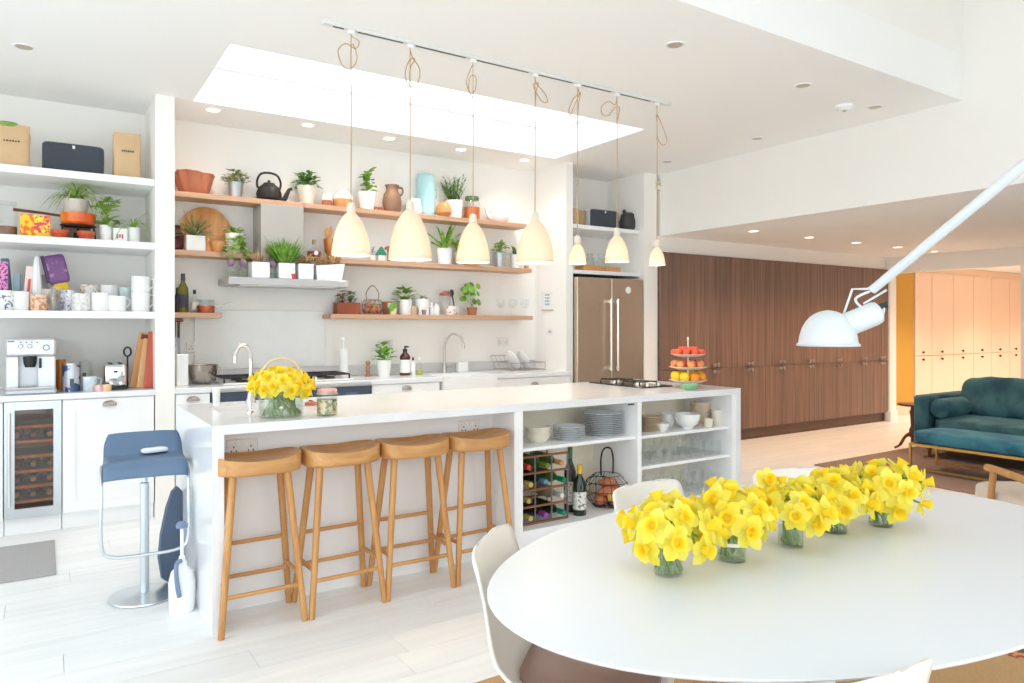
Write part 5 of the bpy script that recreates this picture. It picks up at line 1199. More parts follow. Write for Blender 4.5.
MB().tube([(-15 * s, 0, 8 * s), (-30 * s, -.01, 9.4 * s), (-53 * s, -.02, 10.5 * s)], [1.2 * s, 1.2 * s, 1.5 * s], 8).build('handle', DKWOOD, t)
for k, (u, lb) in enumerate(((59.5, 'small terracotta dish left of the burner stand'), (86, 'small terracotta dish before the burner stand'))):
    turned('terracotta_dish', lb, 'dish', u, YU - .13, ZU2, [(0, 0), (5.6, 0), (6.6, 4), (7.8, 5), (7.8, 8.6), (7, 8.6), (6, 5), (0, 3)], mat('glazed_terracotta', (196, 84, 46), .4), 'dish', 22, 'small terracotta dishes')
t, s = plant('spider_plant', 'spider plant with long arching leaves hanging under the top left shelf', 76, YU + .03, ZU2 + 27 * px(76, YU), 23, 15, 'arch', 60, 20, 60, 58, 1.7, G_LT, mat('blush_ceramic', (222, 208, 200), .4), 61, pr=.85, zcap=2.348)
tag(MB().box(-.09, .09, -.06, .06, 0, 26.8 * px(76, YU), .003).build('wooden_crate', wood('grey_crate', (150, 120, 96), (178, 146, 120)), None, (at(76, YU + .13), YU + .17, ZU2), smooth=False), 'small wooden crate behind the orange pan carrying the spider plant', 'crate')
plant('geranium_pot', 'leafy green plant in a slim white pot on the plant shelf', 105.5, YU - .05, ZU2, 11.5, 17, 'bush', 34, 30, 60, 10, 7.5, G_LT, CER, 62, pr=.95)
t = thing('tea_tin', 'white tea tin with a red print between the two slim pots', 'tin', (at(120, YU - .08), YU - .08, ZU2)); s = px(120, YU)
MB().box(-6.2 * s, 6.2 * s, -.03, .03, 0, 14 * s, .003).build('tin', CER, t, smooth=False)
m = MB()
for k in range(3): m.box((-3.4 + k * 2.2) * s, (-1.8 + k * 2.2) * s, -.0312, -.0302, (3.6 + k % 2) * s, 8 * s)
m.build('red_print', mat('red_print', (196, 80, 70), .6), t, smooth=False, kind='stuff')
plant('chive_pot', 'thin bending stems in a white pot at the right end of the plant shelf', 133.5, YU - .05, ZU2, 11.5, 16, 'arch', 30, 34, 14, 40, 1.5, G_LT, CER, 63, pr=.95)
# mug shelf
def mug(label, u, Y, z, w, h, m, hand=1, rz=0, group='mugs on the white shelf'):
    t, s = turned('mug', label, 'mug', u, Y, z, [(0, 0), (w * .44, 0), (w * .5, h * .08), (w * .5, h), (w * .46, h), (w * .45, h * .1), (0, h * .08)], m, 'cup', 26, group)
    handle(t, s, w * .47, h * .2, h * .85, w * .28, m, w * .045, rz=rz)
    return t
PAT1 = mat('blue_leaf_glaze', (240, 238, 232), .25, rgb2=(96, 120, 150), scale=46, lo=.56, hi=.6)
PAT2 = mat('peach_flower_glaze', (238, 206, 178), .25, rgb2=(206, 140, 100), scale=50, lo=.5, hi=.58)
PAT3 = mat('brown_sprig_glaze', (240, 236, 228), .25, rgb2=(190, 140, 100), scale=40, lo=.56, hi=.62)
PAT4 = mat('violet_sprig_glaze', (240, 238, 240), .25, rgb2=(140, 130, 190), scale=44, lo=.55, hi=.6)
PAT5 = mat('fine_grey_lines_glaze', (244, 242, 240), .25, rgb2=(214, 208, 204), scale=60)
YM = 5.75
mug('mug with a dark blue leaf pattern at the left edge of the mug shelf', 5, YM, ZU3, 16, 20, PAT1)
mug('plain white tapered mug, second in the front row', 21, YM, ZU3, 14, 19, CER)
mug('peach flowered mug in the front row', 39, YM, ZU3, 15, 16, PAT2)
t, s = turned('storage_jar', 'clear glass jar in the front row of mugs', 'jar', 57, YM, ZU3, [(0, 0), (7, 0), (7.6, 1), (7.6, 17), (6, 20), (6, 24), (5.2, 24), (5.2, 20), (6.8, 16), (6.8, 1.5), (0, 1.4)], GLASS, 'glass')
mug('white mug with faint lines, front row before the patterned one', 81, YM, ZU3, 17, 17.5, PAT5, rz=.4)
mug('plain white mug, front row centre', 100, YM, ZU3, 16, 18.5, CER, rz=.5)
mug('plain white mug with a round handle, front row beside the stack', 116.5, YM, ZU3, 16.5, 15.5, CER, rz=.3)
mug('lower white mug of the stack of two beside the column', 140.5, YM, ZU3, 16.5, 19.5, CER)
mug('upper white mug of the stack of two beside the column', 140.5, YM, ZU3 + 19.5 * px(140, YM), 16.5, 15.5, CER)
YM2 = 5.93
tag(MB().box(-.5, .24, -.06, .10, 0, .085, .003).build('shelf_riser', WHITE, None, (.33, YM2, ZU3), smooth=False), 'white riser lifting the back row of mugs', 'riser')
zr = ZU3 + .085
mug('white mug with a brown sprig, back row', 89, YM2, zr, 16, 15, PAT3)
mug('white mug with a wide handle, back row centre', 109, YM2, zr, 16, 15, CER)
mug('pale mug with a turquoise tint, back row beside the stack', 126, YM2, zr, 13, 13, mat('turquoise_tint_glaze', (220, 236, 234), .25))
mug('white mug with violet sprigs behind the glass jar', 68, YM + .07, ZU3, 14, 21, PAT4)
t = mug('pink mug behind the peach flowered one', 48, YM + .1, ZU3, 14, 22, mat('blush_ceramic', (222, 208, 200)))
def book(label, u0, u1, Y, z, h, m, cat='book', name='book', tilt=0, dp=.15, spine=None):
    x0, x1 = at(u0, Y), at(u1, Y)
    t = thing(name, label, cat, ((x0 + x1) / 2, Y, z)); t.rotation_euler = (0, tilt, 0)
    a = (x1 - x0) / 2
    MB().box(-a, a, 0, dp, 0, h, .002).build('cover', m, t, smooth=False)
    MB().box(-a + .003, a - .003, .002, dp + .002, .003, h + .001).build('pages', CER, t, smooth=False)
    if spine: MB().box(-a * .3, a * .3, -.0012, .001, h * .18, h * .72).build('printed_band', spine, t, smooth=False)
    return t
BKY = 5.9
book('book with a pink and purple speckled cover at the left edge', -6, 8, BKY - .02, ZU3, .33, mat('pink_speckle', (240, 150, 190), .5, rgb2=(120, 60, 160), scale=60, lo=.5, hi=.55))
book('teal book leaning behind the pink speckled one', 5, 13, BKY + .06, ZU3, .36, mat('teal_cover', (70, 130, 138), .5), tilt=R(-4))
book('pale blue low box beside the teal book', 13, 20, BKY + .04, ZU3, .26, mat('pale_blue_card', (166, 200, 210), .6), 'box', 'card_box')
book('white box with a red print band leaning left of the cone', 21.5, 31, BKY - .05, ZU3, .305, mat('pink_white_card', (244, 222, 220), .6), 'box', 'card_box', tilt=R(5), dp=.06, spine=mat('coral_print', (222, 96, 86), .6))
t, s = turned('white_cone', 'tall white tapered carton among the mugs', 'carton', 36.8, BKY - .06, ZU3, [(0, 0), (6, 0), (6.2, 1), (3.2, 44), (2.4, 53), (1.2, 54.5), (0, 54.5)], CER, n=8)
t = thing('snack_pouch', 'tilted purple snack pouch with a yellow base on the mug shelf', 'pouch', (at(62, BKY), BKY, ZU3 + .15)); t.rotation_euler = (0, R(-13), 0); s = px(60, BKY)
m = MB(); sup(m, (0, 0, 21 * s), 9.5 * s, .03, 14.5 * s, .3, 24, 14); m.build('pouch', mat('purple_foil_print', (118, 70, 128), .35, rgb2=(170, 120, 176), scale=18, lo=.55, hi=.62), t)
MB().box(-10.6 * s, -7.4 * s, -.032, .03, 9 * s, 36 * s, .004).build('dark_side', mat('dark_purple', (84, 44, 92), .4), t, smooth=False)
MB().box(-6 * s, 6.5 * s, -.028, .028, -8 * s, 7 * s, .006).build('yellow_base', mat('yellow_card', (228, 190, 40), .5), t, smooth=False)
MB().box(-.06, .06, -.03, .03, -.15 / math.cos(R(13)) + .02, -8 * s).build('carton_below', CER, t, smooth=False)
t = thing('notebook', 'grey spotted notebook leaning beside the purple pouch', 'notebook', (at(50, BKY + .05), BKY + .06, ZU3)); t.rotation_euler = (0, R(-14), 0)
MB().box(-.035, .035, 0, .012, 0, .26, .002).build('cover', mat('grey_spotted_card', (214, 212, 208), .7, var=.1, scale=90), t, smooth=False)
# ------------------------------------------------------------------ coffee corner
t = thing('coffee_machine', 'silver bean-to-cup coffee machine on the left worktop', 'coffee machine', (at(31, 5.72), 5.66, ZU4))
a = (at(56, 5.68) - at(5.5, 5.68)) / 2
SIL = mat('silver_plastic', (214, 216, 220), .28, .35, var=.02); SILD = mat('silver_grey_plastic', (186, 190, 196), .3, .35)
MB().box(-a, a, .10, .42, .02, .365, .012).build('body', SIL, t, smooth=False)
MB().box(-a, a, .0, .12, .25, .365, .012).build('head', SIL, t, smooth=False)
MB().box(-a, -a + .075, .01, .11, .02, .25, .008).build('left_column', SIL, t, smooth=False)
MB().box(a - .105, a, .01, .11, .02, .25, .008).build('right_column', SIL, t, smooth=False)
MB().box(-a - .004, a + .004, -.07, .12, 0, .04, .012).build('drip_tray', SILD, t, smooth=False)
MB().box(-a + .01, a - .01, -.06, .09, .04, .045).build('drip_grid', STEEL, t, smooth=False)
MB().lathe([(0, 0), (.028, 0), (.036, .03), (.04, .07), (0, .07)], 18, (-.005, .04, .175)).build('spout_block', BLACK, t)
for x, z, r_ in ((-.055, .315, .014), (-.005, .315, .014), (.085, .305, .02)):
    MB().mv(x, .0, z, rx=PI / 2).lathe([(r_ * .7, .012), (r_, .01), (r_, 0), (r_ * .7, 0)], 20).build('dial_ring', mat('blue_grey_ring', (120, 132, 158), .4), t)
    MB().mv(x, .0, z, rx=PI / 2).lathe([(0, .012), (r_ * .7, .012), (r_ * .7, 0), (0, 0)], 18).build('dial', CER, t)
for k in range(4): MB().box(-.06 + k * .03, -.05 + k * .03, -.002, .001, .338, .345).build('button', INK, t, smooth=False)
MB().box(-a + .014, -a + .05, -.002, .001, .343, .349).build('logo', INK, t, smooth=False)
MB().tube([(.052, -.01, .235), (.052, -.018, .17)], .008, 8).build('steam_wand', BLACK, t)
t, s = turned('amber_jar', 'amber glass jar behind the coffee machine', 'jar', 60.5, 5.95, ZU4, [(0, 0), (5, 0), (5.4, 22), (4.6, 26), (5, 30), (0, 30)], mat('amber_glass', (216, 132, 36), .2))
t, s = turned('coffee_tin', 'blue and silver coffee tin beside the coffee machine', 'tin', 71.5, 5.76, ZU4, [(0, 0), (7.8, 0), (7.8, 26), (0, 26)], mat('blue_silver_tin', (196, 200, 206), .3, .3, rgb2=(72, 92, 132), scale=12, lo=.5, hi=.53), 'can')
MB().lathe([(0, 26 * s), (8 * s, 26 * s), (8 * s, 28 * s), (0, 28.4 * s)], 22).build('lid', STEEL, t)
MB().box(-1.6 * s, 2 * s, -8.2 * s, -7.6 * s, 5 * s, 13 * s).build('printed_panel', NAVY, t, smooth=False)
t, s = turned('sugar_jar', 'clear sugar jar between coffee tin and toaster', 'jar', 85, 5.95, ZU4, [(0, 0), (6.4, 0), (6.8, 1), (6.8, 22), (5, 27), (0, 29)], GLASSG, 'glass')
mug('small white and blue mug before the sugar jar', 90, 5.72, ZU4, 12.5, 14.5, mat('ice_blue_glaze', (206, 222, 232), .3, rgb2=(240, 240, 240), scale=20), group='mugs on the coffee worktop')
t, s = turned('coffee_scoop', 'dark scoop standing between tin and mug', 'scoop', 84.5, 5.74, ZU4, [(0, 0), (2, 0), (1.6, 8), (1.4, 18), (0, 18)], BLACK)
t = thing('toaster', 'polished two-slot steel toaster on the left worktop', 'toaster', (at(115, 5.78), 5.74, ZU4)); a = (at(127, 5.76) - at(103, 5.76)) / 2
sup(MB(), (0, .09, .1), a, .11, .085, .3, 36, 16).build('body', CHROME, t)
MB().box(-a * .98, a * .98, -.02, .2, 0, .025, .006).build('base', BLACK, t, smooth=False)
for x in (-.03, .03): MB().box(x - .012, x + .012, .0, .17, .18, .186).build('slot', BLACK, t, smooth=False)
MB().box(-.012, .012, -.045, -.02, .12, .135, .003).build('lever', BLACK, t, smooth=False)
for x in (-.03, .03): MB().mv(x, -.018, .045, rx=PI / 2).lathe([(0, .012), (.01, .012), (.012, 0), (0, 0)], 12).build('knob', CHROME, t)
for u, lb, c_ in ((99, 'round pink tin before the toaster, left', (232, 190, 190)), (106.5, 'round peach tin before the toaster, right', (236, 196, 150))):
    turned('mint_tin', lb, 'tin', u, 5.66, ZU4, [(0, 0), (4.4, 0), (4.4, 3.8), (4.7, 3.8), (4.7, 6.4), (0, 6.6)], mat('tin_%d' % int(u), c_, .35, .2), 'tin')
t = thing('steel_strainer', 'small strainer with a ring handle standing behind the toaster', 'strainer', (at(127.5, 5.95), 5.95, ZU4)); s = px(127, 5.95)
MB().tube([(0, 0, 0), (0, 0, 30 * s)], .8 * s, 6).build('handle', BLACK, t)
MB().tube([(3.2 * s * math.cos(q), 0, (35 + 4.5 * math.sin(q)) * s) for q in [2 * PI * k / 16 for k in range(16)]], .9 * s, 6, closed=True).build('ring', BLACK, t)
def board(label, u, Y, w, h, lean, m, hole=None, th=.018):
    t = thing('chopping_board', label, 'chopping board', (at(u, Y), Y, ZU4)); t.rotation_euler = (R(-4), R(lean), 0); s = px(u, Y)
    MB().box(-w * s / 2, w * s / 2, 0, th, 0, h * s, .005).build('board', m, t, smooth=False)
    if hole: MB().box(-w * s * .3, w * s * .3, -.002, th + .002, h * s * .88, h * s * .97, .002).build('dark_end', DKWOOD, t, smooth=False)
board('pale beech chopping board with a dark top end leaning right of the toaster', 135, 5.80, 11, 56, 10, BOARDW, True)
board('wavy pale board between the beech and the red one', 141.5, 5.76, 9, 50, 8, wood('ash_board', (224, 172, 116), (238, 196, 144), axis=2))
board('red-brown chopping board against the column', 148.5, 5.72, 9, 57, 5, wood('red_board', (186, 84, 62), (206, 104, 80), axis=2))
# ------------------------------------------------------------------ over the fridge
YT = 5.83
book('beige cookbooks standing at the left end of the shelf over the fridge', 574, 579, YT, 2.39, .19, mat('beige_cover', (216, 186, 146), .6))
book('tan cookbook beside the beige ones over the fridge', 579.3, 585, YT, 2.39, .18, mat('tan_cover', (190, 156, 120), .6))
speaker('dark grey speaker on the shelf over the fridge', at(590, YT - .07), at(619, YT - .07), YT, 2.39, .20)
t, s = turned('dark_pot', 'dark grey round pot with two small ears over the fridge', 'pot', 628, YT, 2.39, [(0, 0), (6.5, 0), (9, 4), (9.2, 10), (7.5, 14), (7.2, 17), (4, 19), (0, 19.4)], mat('charcoal_glaze', (62, 60, 64), .4, var=.15), n=24)
for sx in (-1, 1): MB().ball((sx * 5 * s, 0, 19.5 * s), 2.2 * s, 1.4 * s, 2.6 * s).build('ear', mat('charcoal_glaze', (62, 60, 64)), t)
t = thing('wooden_tray', 'low wooden tray on the shelf directly over the fridge', 'tray', (at(598, YT), YT, 1.93)); s = px(598, YT)
MB().ring((-24 * s, 24 * s, -.07, .07), (-23 * s, 23 * s, -.06, .06), 0, 5.5 * s).box(-24 * s, 24 * s, -.07, .07, 0, .006).build('tray', BOARDW, t, smooth=False)
for u, lb in ((590, 'clear glass carafe on the wooden tray, left one'), (601, 'clear glass carafe on the wooden tray, right one')):
    t, s = turned('glass_carafe', lb, 'carafe', u, YT, 1.937, [(0, 0), (4.6, 0), (5, 1), (5, 11), (3, 14), (3.4, 18), (2.8, 18), (2.4, 14), (4.4, 10.6), (4.4, 1.4), (0, 1.2)], GLASSG, 'glass')
    handle(t, s, 4.4, 4, 13, 3, GLASSG, .6)
# ------------------------------------------------------------------ island shelves
plate = MB().lathe([(0, 0), (.07, 0), (.075, .003), (.125, .014), (.127, .017), (.12, .015), (.072, .006), (0, .005)], 36).mesh('dinner_plate', mat('grey_white_plate', (240, 242, 244), .22))
splate = MB().lathe([(0, 0), (.05, 0), (.055, .003), (.098, .016), (.1, .019), (.094, .017), (.052, .006), (0, .005)], 32).mesh('side_plate', mat('grey_white_plate', (230, 232, 234)))
bowlm = MB().lathe([(0, 0), (.045, 0), (.05, .004), (.07, .03), (.078, .055), (.075, .055), (.066, .03), (.046, .008), (0, .007)], 32).mesh('bowl', CREAM)
bplate = MB().lathe([(0, 0), (.05, 0), (.055, .003), (.075, .012), (.077, .015), (.072, .014), (.052, .006), (0, .005)], 30).mesh('saucer', mat('beige_saucer', (226, 204, 176), .4))
def stack(me, name, label, cat, x, y, z, n, dz, group):
    for k in range(n):
        o = D.objects.new(name, me); COL.objects.link(o); o.location = (x, y, z + k * dz); o.rotation_euler.z = k * .7; tag(o, label if n == 1 else label + ', %s from the bottom' % ORD[k], cat, group)
stack(bowlm, 'soup_bowl', 'cream soup bowl in the leftmost stack', 'bowl', at(538, 3.52), 3.52, ZA, 3, .02, 'soup bowls in the island')
stack(splate, 'side_plate', 'small grey-white plate in the middle crockery stack', 'plate', at(569, 3.5), 3.5, ZA, 7, .011, 'small plates in the island')
stack(plate, 'dinner_plate', 'large grey-white dinner plate in the tall crockery stack', 'plate', at(603, 3.54), 3.54, ZA, 12, .0115, 'dinner plates in the island')
# wine rack
RX0, RX1, RY0, RY1 = 2.292, 2.655, 3.43, 3.66
t = thing('wine_rack', 'wood and metal wine rack on the island\'s bottom shelf', 'wine rack', (RX0, RY0, ZD))
RW = wood('rack_wood', (128, 78, 54), (160, 102, 74), axis=0); cw = (RX1 - RX0) / 3; ch = .098
for j in range(5):
    for y_ in (0, RY1 - RY0 - .02): MB().box(0, RX1 - RX0, y_, y_ + .02, j * ch, j * ch + .011, .002).build('crossbar', RW, t, smooth=False)
for i in range(4):
    for y_ in (.003, RY1 - RY0 - .018): MB().box(i * cw - .001 + (.0015 if i == 0 else -.0015 if i == 3 else 0), i * cw + .001 + (.0015 if i == 0 else -.0015 if i == 3 else 0), y_, y_ + .014, .002, 4 * ch).build('metal_strip', ZINC, t, smooth=False)
caps = {(0, 0): ((196, 168, 92), 'gold', 'green'), (1, 0): ((160, 70, 160), 'purple', 'dark'), (2, 0): ((20, 130, 96), 'dark green', 'dark'),
        (0, 1): ((190, 158, 80), 'dull gold', 'green'), (0, 2): ((204, 176, 100), 'pale gold', 'green'), (1, 2): ((100, 140, 176), 'blue', 'dark'), (2, 2): ((0, 128, 92), 'large green', 'green'),
        (0, 3): ((206, 62, 52), 'red', 'dark'), (1, 3): ((110, 130, 50), 'olive', 'green'), (2, 3): ((214, 160, 100), 'amber', 'green'), (2, 1): ((222, 214, 206), 'white', 'clear')}
for (i, j), (c_, nm, bd) in caps.items():
    row_ = ('bottom', 'second lowest', 'second highest', 'top')[j]
    w_ = wine_lying((RX0 + (i + .5) * cw, RY0 - .035 + .02 * ((i + j) % 2), ZD + j * ch + .011 + .038), c_, 'wine bottle with a %s cap in the %s row of the rack' % (nm, row_), 'bottles in the wine rack', bd)
RWL = mat('ornate_label', (226, 222, 214), .6, rgb2=(120, 110, 106), scale=60, lo=.55, hi=.6); DKG = mat('dark_bottle_glass', (40, 46, 34), .15)
standing_bottle('dark wine bottle with a pink neck and green cap right of the rack', at(0, 0) * 0 + 570, 3.56, ZD, 12, 64, DKG, mat('foil_green', (60, 110, 70), .4), RWL)
standing_bottle('dark wine bottle with a yellow neck and white label beside the basket', 579.5, 3.46, ZD, 13.5, 50, DKG, mat('foil_yellow', (226, 178, 40), .4), RWL)
# wire basket of sweet potatoes
BX, BY = at(607, 3.54), 3.54
t = thing('wire_basket', 'round black wire basket with a tall hoop handle on the bottom shelf', 'basket', (BX, BY, ZD)); m = MB()
for zz, rr_ in ((.005, .09), (.05, .13), (.11, .152), (.16, .135), (.2, .085)): m.tube([(rr_ * math.cos(a), rr_ * math.sin(a), zz) for a in [2 * PI * k / 28 for k in range(28)]], .0022, 5, closed=True)
for k in range(18):
    a = 2 * PI * k / 18; m.tube([(r_ * math.cos(a), r_ * math.sin(a), z_) for r_, z_ in ((.02, .004), (.09, .005), (.13, .05), (.152, .11), (.135, .16), (.085, .2))], .0018, 4, cap=False)
m.build('wire_body', IRON, t, kind='stuff')
MB().tube(cr([(-.05, 0, .2), (-.052, 0, .3), (-.035, 0, .36), (0, 0, .375), (.035, 0, .36), (.052, 0, .3), (.05, 0, .2)], 5), .0055, 8).build('hoop_handle', IRON, t)
SWP = mat('sweet_potato_skin', (196, 116, 80), .7, var=.15, scale=20, bump=.2)
for k, (dx, dy, dz, a) in enumerate(((-.06, -.02, .045, .3), (.0, -.06, .045, 1.2), (.06, .0, .045, 2.2), (-.02, .05, .05, .8), (-.04, -.04, .1, 2.8), (.04, .03, .1, .4), (.03, -.05, .1, 1.9), (.0, .0, .145, 2.5))):
    m = MB(); m.T = Matrix.Rotation(a, 4, 'Z'); m.tube(cr([(-.06, 0, 0), (-.03, .004, .004), (.02, -.004, .002), (.06, 0, 0)], 4), [.006, .016, .022, .026, .03, .032, .032, .03, .028, .024, .018, .012, .005], 10)
    tag(m.build('sweet_potato', SWP, None, (BX + dx, BY + dy, ZD + dz)), 'orange-brown sweet potato heaped in the black wire basket', 'sweet potato', 'sweet potatoes in the wire basket')
for k, (dx, dy, dz, c_, lb) in enumerate(((-.035, -.105, .075, (222, 178, 90), 'yellow apple at the front of the black wire basket'), (.03, -.112, .07, (190, 60, 60), 'red apple at the front of the black wire basket'))):
    t = thing('apple', lb, 'apple', (BX + dx * .75, BY + dy * .75, ZD + dz - .03))
    MB().lathe([(0, .008), (.012, 0), (.028, .012), (.033, .033), (.028, .052), (.012, .06), (0, .054)], 18).build('flesh', mat('apple_%d' % k, c_, .35, var=.15, scale=20), t)
    MB().tube([(0, 0, .054), (.003, 0, .068)], .0015, 5).build('stalk', DKWOOD, t)
# right bay: crockery
stack(bplate, 'saucer', 'beige saucer in the stack beside the divider', 'saucer', at(650, 3.5), 3.5, ZB, 8, .0125, 'beige saucers')
sb = MB().lathe([(0, 0), (.028, 0), (.032, .004), (.05, .03), (.056, .055), (.053, .055), (.046, .03), (.028, .007), (0, .006)], 28).mesh('bowl', CER)
stack(sb, 'small_bowl', 'small white bowl right of the saucers', 'bowl', at(661, 3.46), 3.46, ZB, 1, .02, 'small white bowls')
stack(sb, 'small_bowl', 'small white bowl in the pair before the big bowl', 'bowl', at(668, 3.58), 3.58, ZB, 3, .02, 'small white bowls')
tag(MB().lathe([(0, 0), (.04, 0), (.042, .012), (.07, .03), (.088, .07), (.09, .1), (.086, .1), (.082, .07), (.06, .03), (0, .016)], 36).build('mixing_bowl', CER, None, (at(687, 3.46), 3.46, ZB)), 'large white footed bowl on the upper right island shelf', 'bowl')
bb = MB().lathe([(0, 0), (.05, 0), (.055, .004), (.074, .03), (.078, .05), (.074, .05), (.066, .03), (.05, .008), (0, .007)], 30).mesh('bowl', mat('sand_ceramic', (224, 202, 178), .45))
stack(bb, 'sand_bowl', 'sand coloured bowl in the stack behind the big bowl', 'bowl', at(701, 3.60), 3.60, ZB, 5, .026, 'sand coloured bowls')
cup = MB().lathe([(0, 0), (.026, 0), (.03, .004), (.034, .06), (.031, .06), (.027, .006), (0, .005)], 24).mesh('cup', CREAM)
for u, y_, lb in ((708, 3.42, 'cream beaker in front of the sand bowls'), (716, 3.47, 'cream beaker second from the island\'s right panel'), (726, 3.45, 'cream beaker nearest the island\'s right panel')):
    o = D.objects.new('beaker', cup); COL.objects.link(o); o.location = (at(u, y_), y_, ZB); tag(o, lb, 'cup', 'cream beakers')
o = D.objects.new('beaker', cup); COL.objects.link(o); o.location = (at(716, 3.47), 3.47, ZB + .045); tag(o, 'cream beaker stacked on another beside the sand bowls', 'cup', 'cream beakers')
for u, h_, lb in ((714, .17, 'tall glass storage box at the back of the upper right shelf'), (723, .11, 'square glass box behind the cream beakers')):
    t = thing('glass_box', lb, 'box', (at(u, 3.68), 3.68, ZB)); MB().box(-.05, .05, -.05, .05, 0, h_ - .02, .004).build('box', GLASSG, t, smooth=False); MB().box(-.052, .052, -.052, .052, h_ - .02, h_, .004).build('lid', mat('grey_lid', (170, 160, 146), .5), t, smooth=False)
# glasses on the two lower bays
g1 = MB().lathe([(0, .003), (.026, .003), (.028, .006), (.034, .095)], 20).mesh('tumbler', GLASS)
g2 = MB().lathe([(.032, 0), (.031, .003), (.006, .006), (.004, .06), (.018, .075), (.034, .105), (.034, .13), (.029, .16)], 22).mesh('goblet', GLASS)
g3 = MB().lathe([(0, .003), (.024, .003), (.027, .006), (.03, .13)], 20).mesh('highball', GLASS)
for z_, lb, grp, hs in ((ZCc, 'clear drinking glass on the middle island shelf', 'glasses on the middle island shelf', (g2, g2, g1, g1, g2, g3, g1, g1, g1)), (ZD, 'clear drinking glass on the bottom island shelf', 'glasses on the bottom island shelf', (g3, g2, g2, g2, g3, g2, g2, g2, g3))):
    for r_, y_ in enumerate((3.43, 3.54, 3.65)):
        for k in range(9):
            me = hs[(k + r_) % 9]; o = D.objects.new('drinking_glass', me); COL.objects.link(o)
            o.location = (C2a + .062 + k * .092, y_, z_); tag(o, lb + ', %s row, %s from the left' % (('front', 'middle', 'back')[r_], ORD[k]), 'glass', grp)
# ------------------------------------------------------------------ on the island worktop
t = thing('island_tap', 'polished chrome swan neck tap at the island sink', 'tap', (.985, 4.24, IZ))
MB().lathe([(0, 0), (.03, 0), (.028, .012), (.02, .03), (.016, .06), (0, .06)], 20).build('base', CHROME, t)
MB().tube(cr([(0, 0, .04), (0, 0, .2), (-.003, -.003, .27), (-.03, -.03, .325), (-.075, -.06, .325), (-.1, -.08, .28), (-.104, -.084, .235)], 6), .0115, 12).build('spout', CHROME, t)
MB().tube([(.015, 0, .05), (.05, -.01, .065), (.075, -.015, .085)], [.008, .007, .006], 8).build('lever', CHROME, t)
t = thing('tall_glass', 'slim frosted glass standing by the island sink', 'glass', (.79, 4.19, IZ))
MB().lathe([(0, 0), (.016, 0), (.018, .004), (.021, .1), (.019, .1), (.015, .008), (0, .007)], 18).build('glass', mat('frosted_glass', (236, 238, 238), .3), t)
t = thing('soap_pump', 'small chrome soap pump in the island worktop', 'soap pump', (.868, 3.745, IZ))
MB().lathe([(0, 0), (.018, 0), (.016, .01), (.007, .014), (.007, .05), (.012, .052), (.012, .058), (0, .06)], 14).build('pump', CHROME, t)
t = thing('terracotta_coaster', 'small terracotta dish with a knob lying on the island', 'dish', (1.235, 3.93, IZ))
MB().lathe([(0, 0), (.03, 0), (.034, .004), (.032, .016), (.01, .024), (.01, .03), (0, .031)], 20).build('dish', TERRA, t)
t = thing('preserve_jar', 'clip-top glass jar of salad beside the daffodil vase on the island', 'jar', (1.165, 3.45, IZ))
MB().lathe([(0, 0), (.046, 0), (.051, .005), (.051, .085), (.044, .1), (.044, .108), (.041, .108), (.041, .1), (.048, .083), (.048, .006), (0, .005)], 26).build('glass', GLASS, t)
MB().lathe([(0, .006), (.047, .006), (.047, .078), (0, .08)], 20).build('salad', mat('mixed_salad', (86, 128, 78), .5, rgb2=(226, 196, 140), scale=46, lo=.45, hi=.55), t)
MB().lathe([(0, .108), (.046, .108), (.048, .112), (.048, .128), (.03, .133), (0, .134)], 24).build('lid', mat('pink_glass_lid', (222, 178, 170), .2), t)
MB().tube([(.05 * math.cos(a), .05 * math.sin(a), .106) for a in [2 * PI * k / 24 for k in range(24)]], .003, 6, closed=True).build('clip_wire', STEEL, t)
t = thing('gas_hob', 'black two-burner gas hob set in the island by the fruit stand', 'hob', (3.51, 3.70, IZ))
MB().box(0, .31, 0, .58, 0, .009, .003).build('plate', mat('black_glass_hob', (48, 44, 46), .15), t, smooth=False)
for y_ in (.18, .43):
    MB().lathe([(0, .026), (.03, .026), (.036, .018), (.05, .009), (0, .009)], 18, (.155, y_, 0)).build('burner', STEEL, t)
    m = MB()
    for k in range(4):
        a = PI / 2 * k + PI / 4; m.tube([(.155 + .025 * math.cos(a), y_ + .025 * math.sin(a), .034), (.155 + .12 * math.cos(a), y_ + .12 * math.sin(a), .034), (.155 + .125 * math.cos(a), y_ + .125 * math.sin(a), .009)], .006, 6)
    m.tube([(.155 + .07 * math.cos(a), y_ + .07 * math.sin(a), .033) for a in [PI / 8 * k for k in range(16)]], .004, 6, closed=True)
    m.build('pan_support', IRON, t, kind='stuff')
for x in (.1, .21): MB().lathe([(0, .03), (.016, .03), (.018, .009), (0, .009)], 14, (x, .045, 0)).build('knob', STEEL, t)
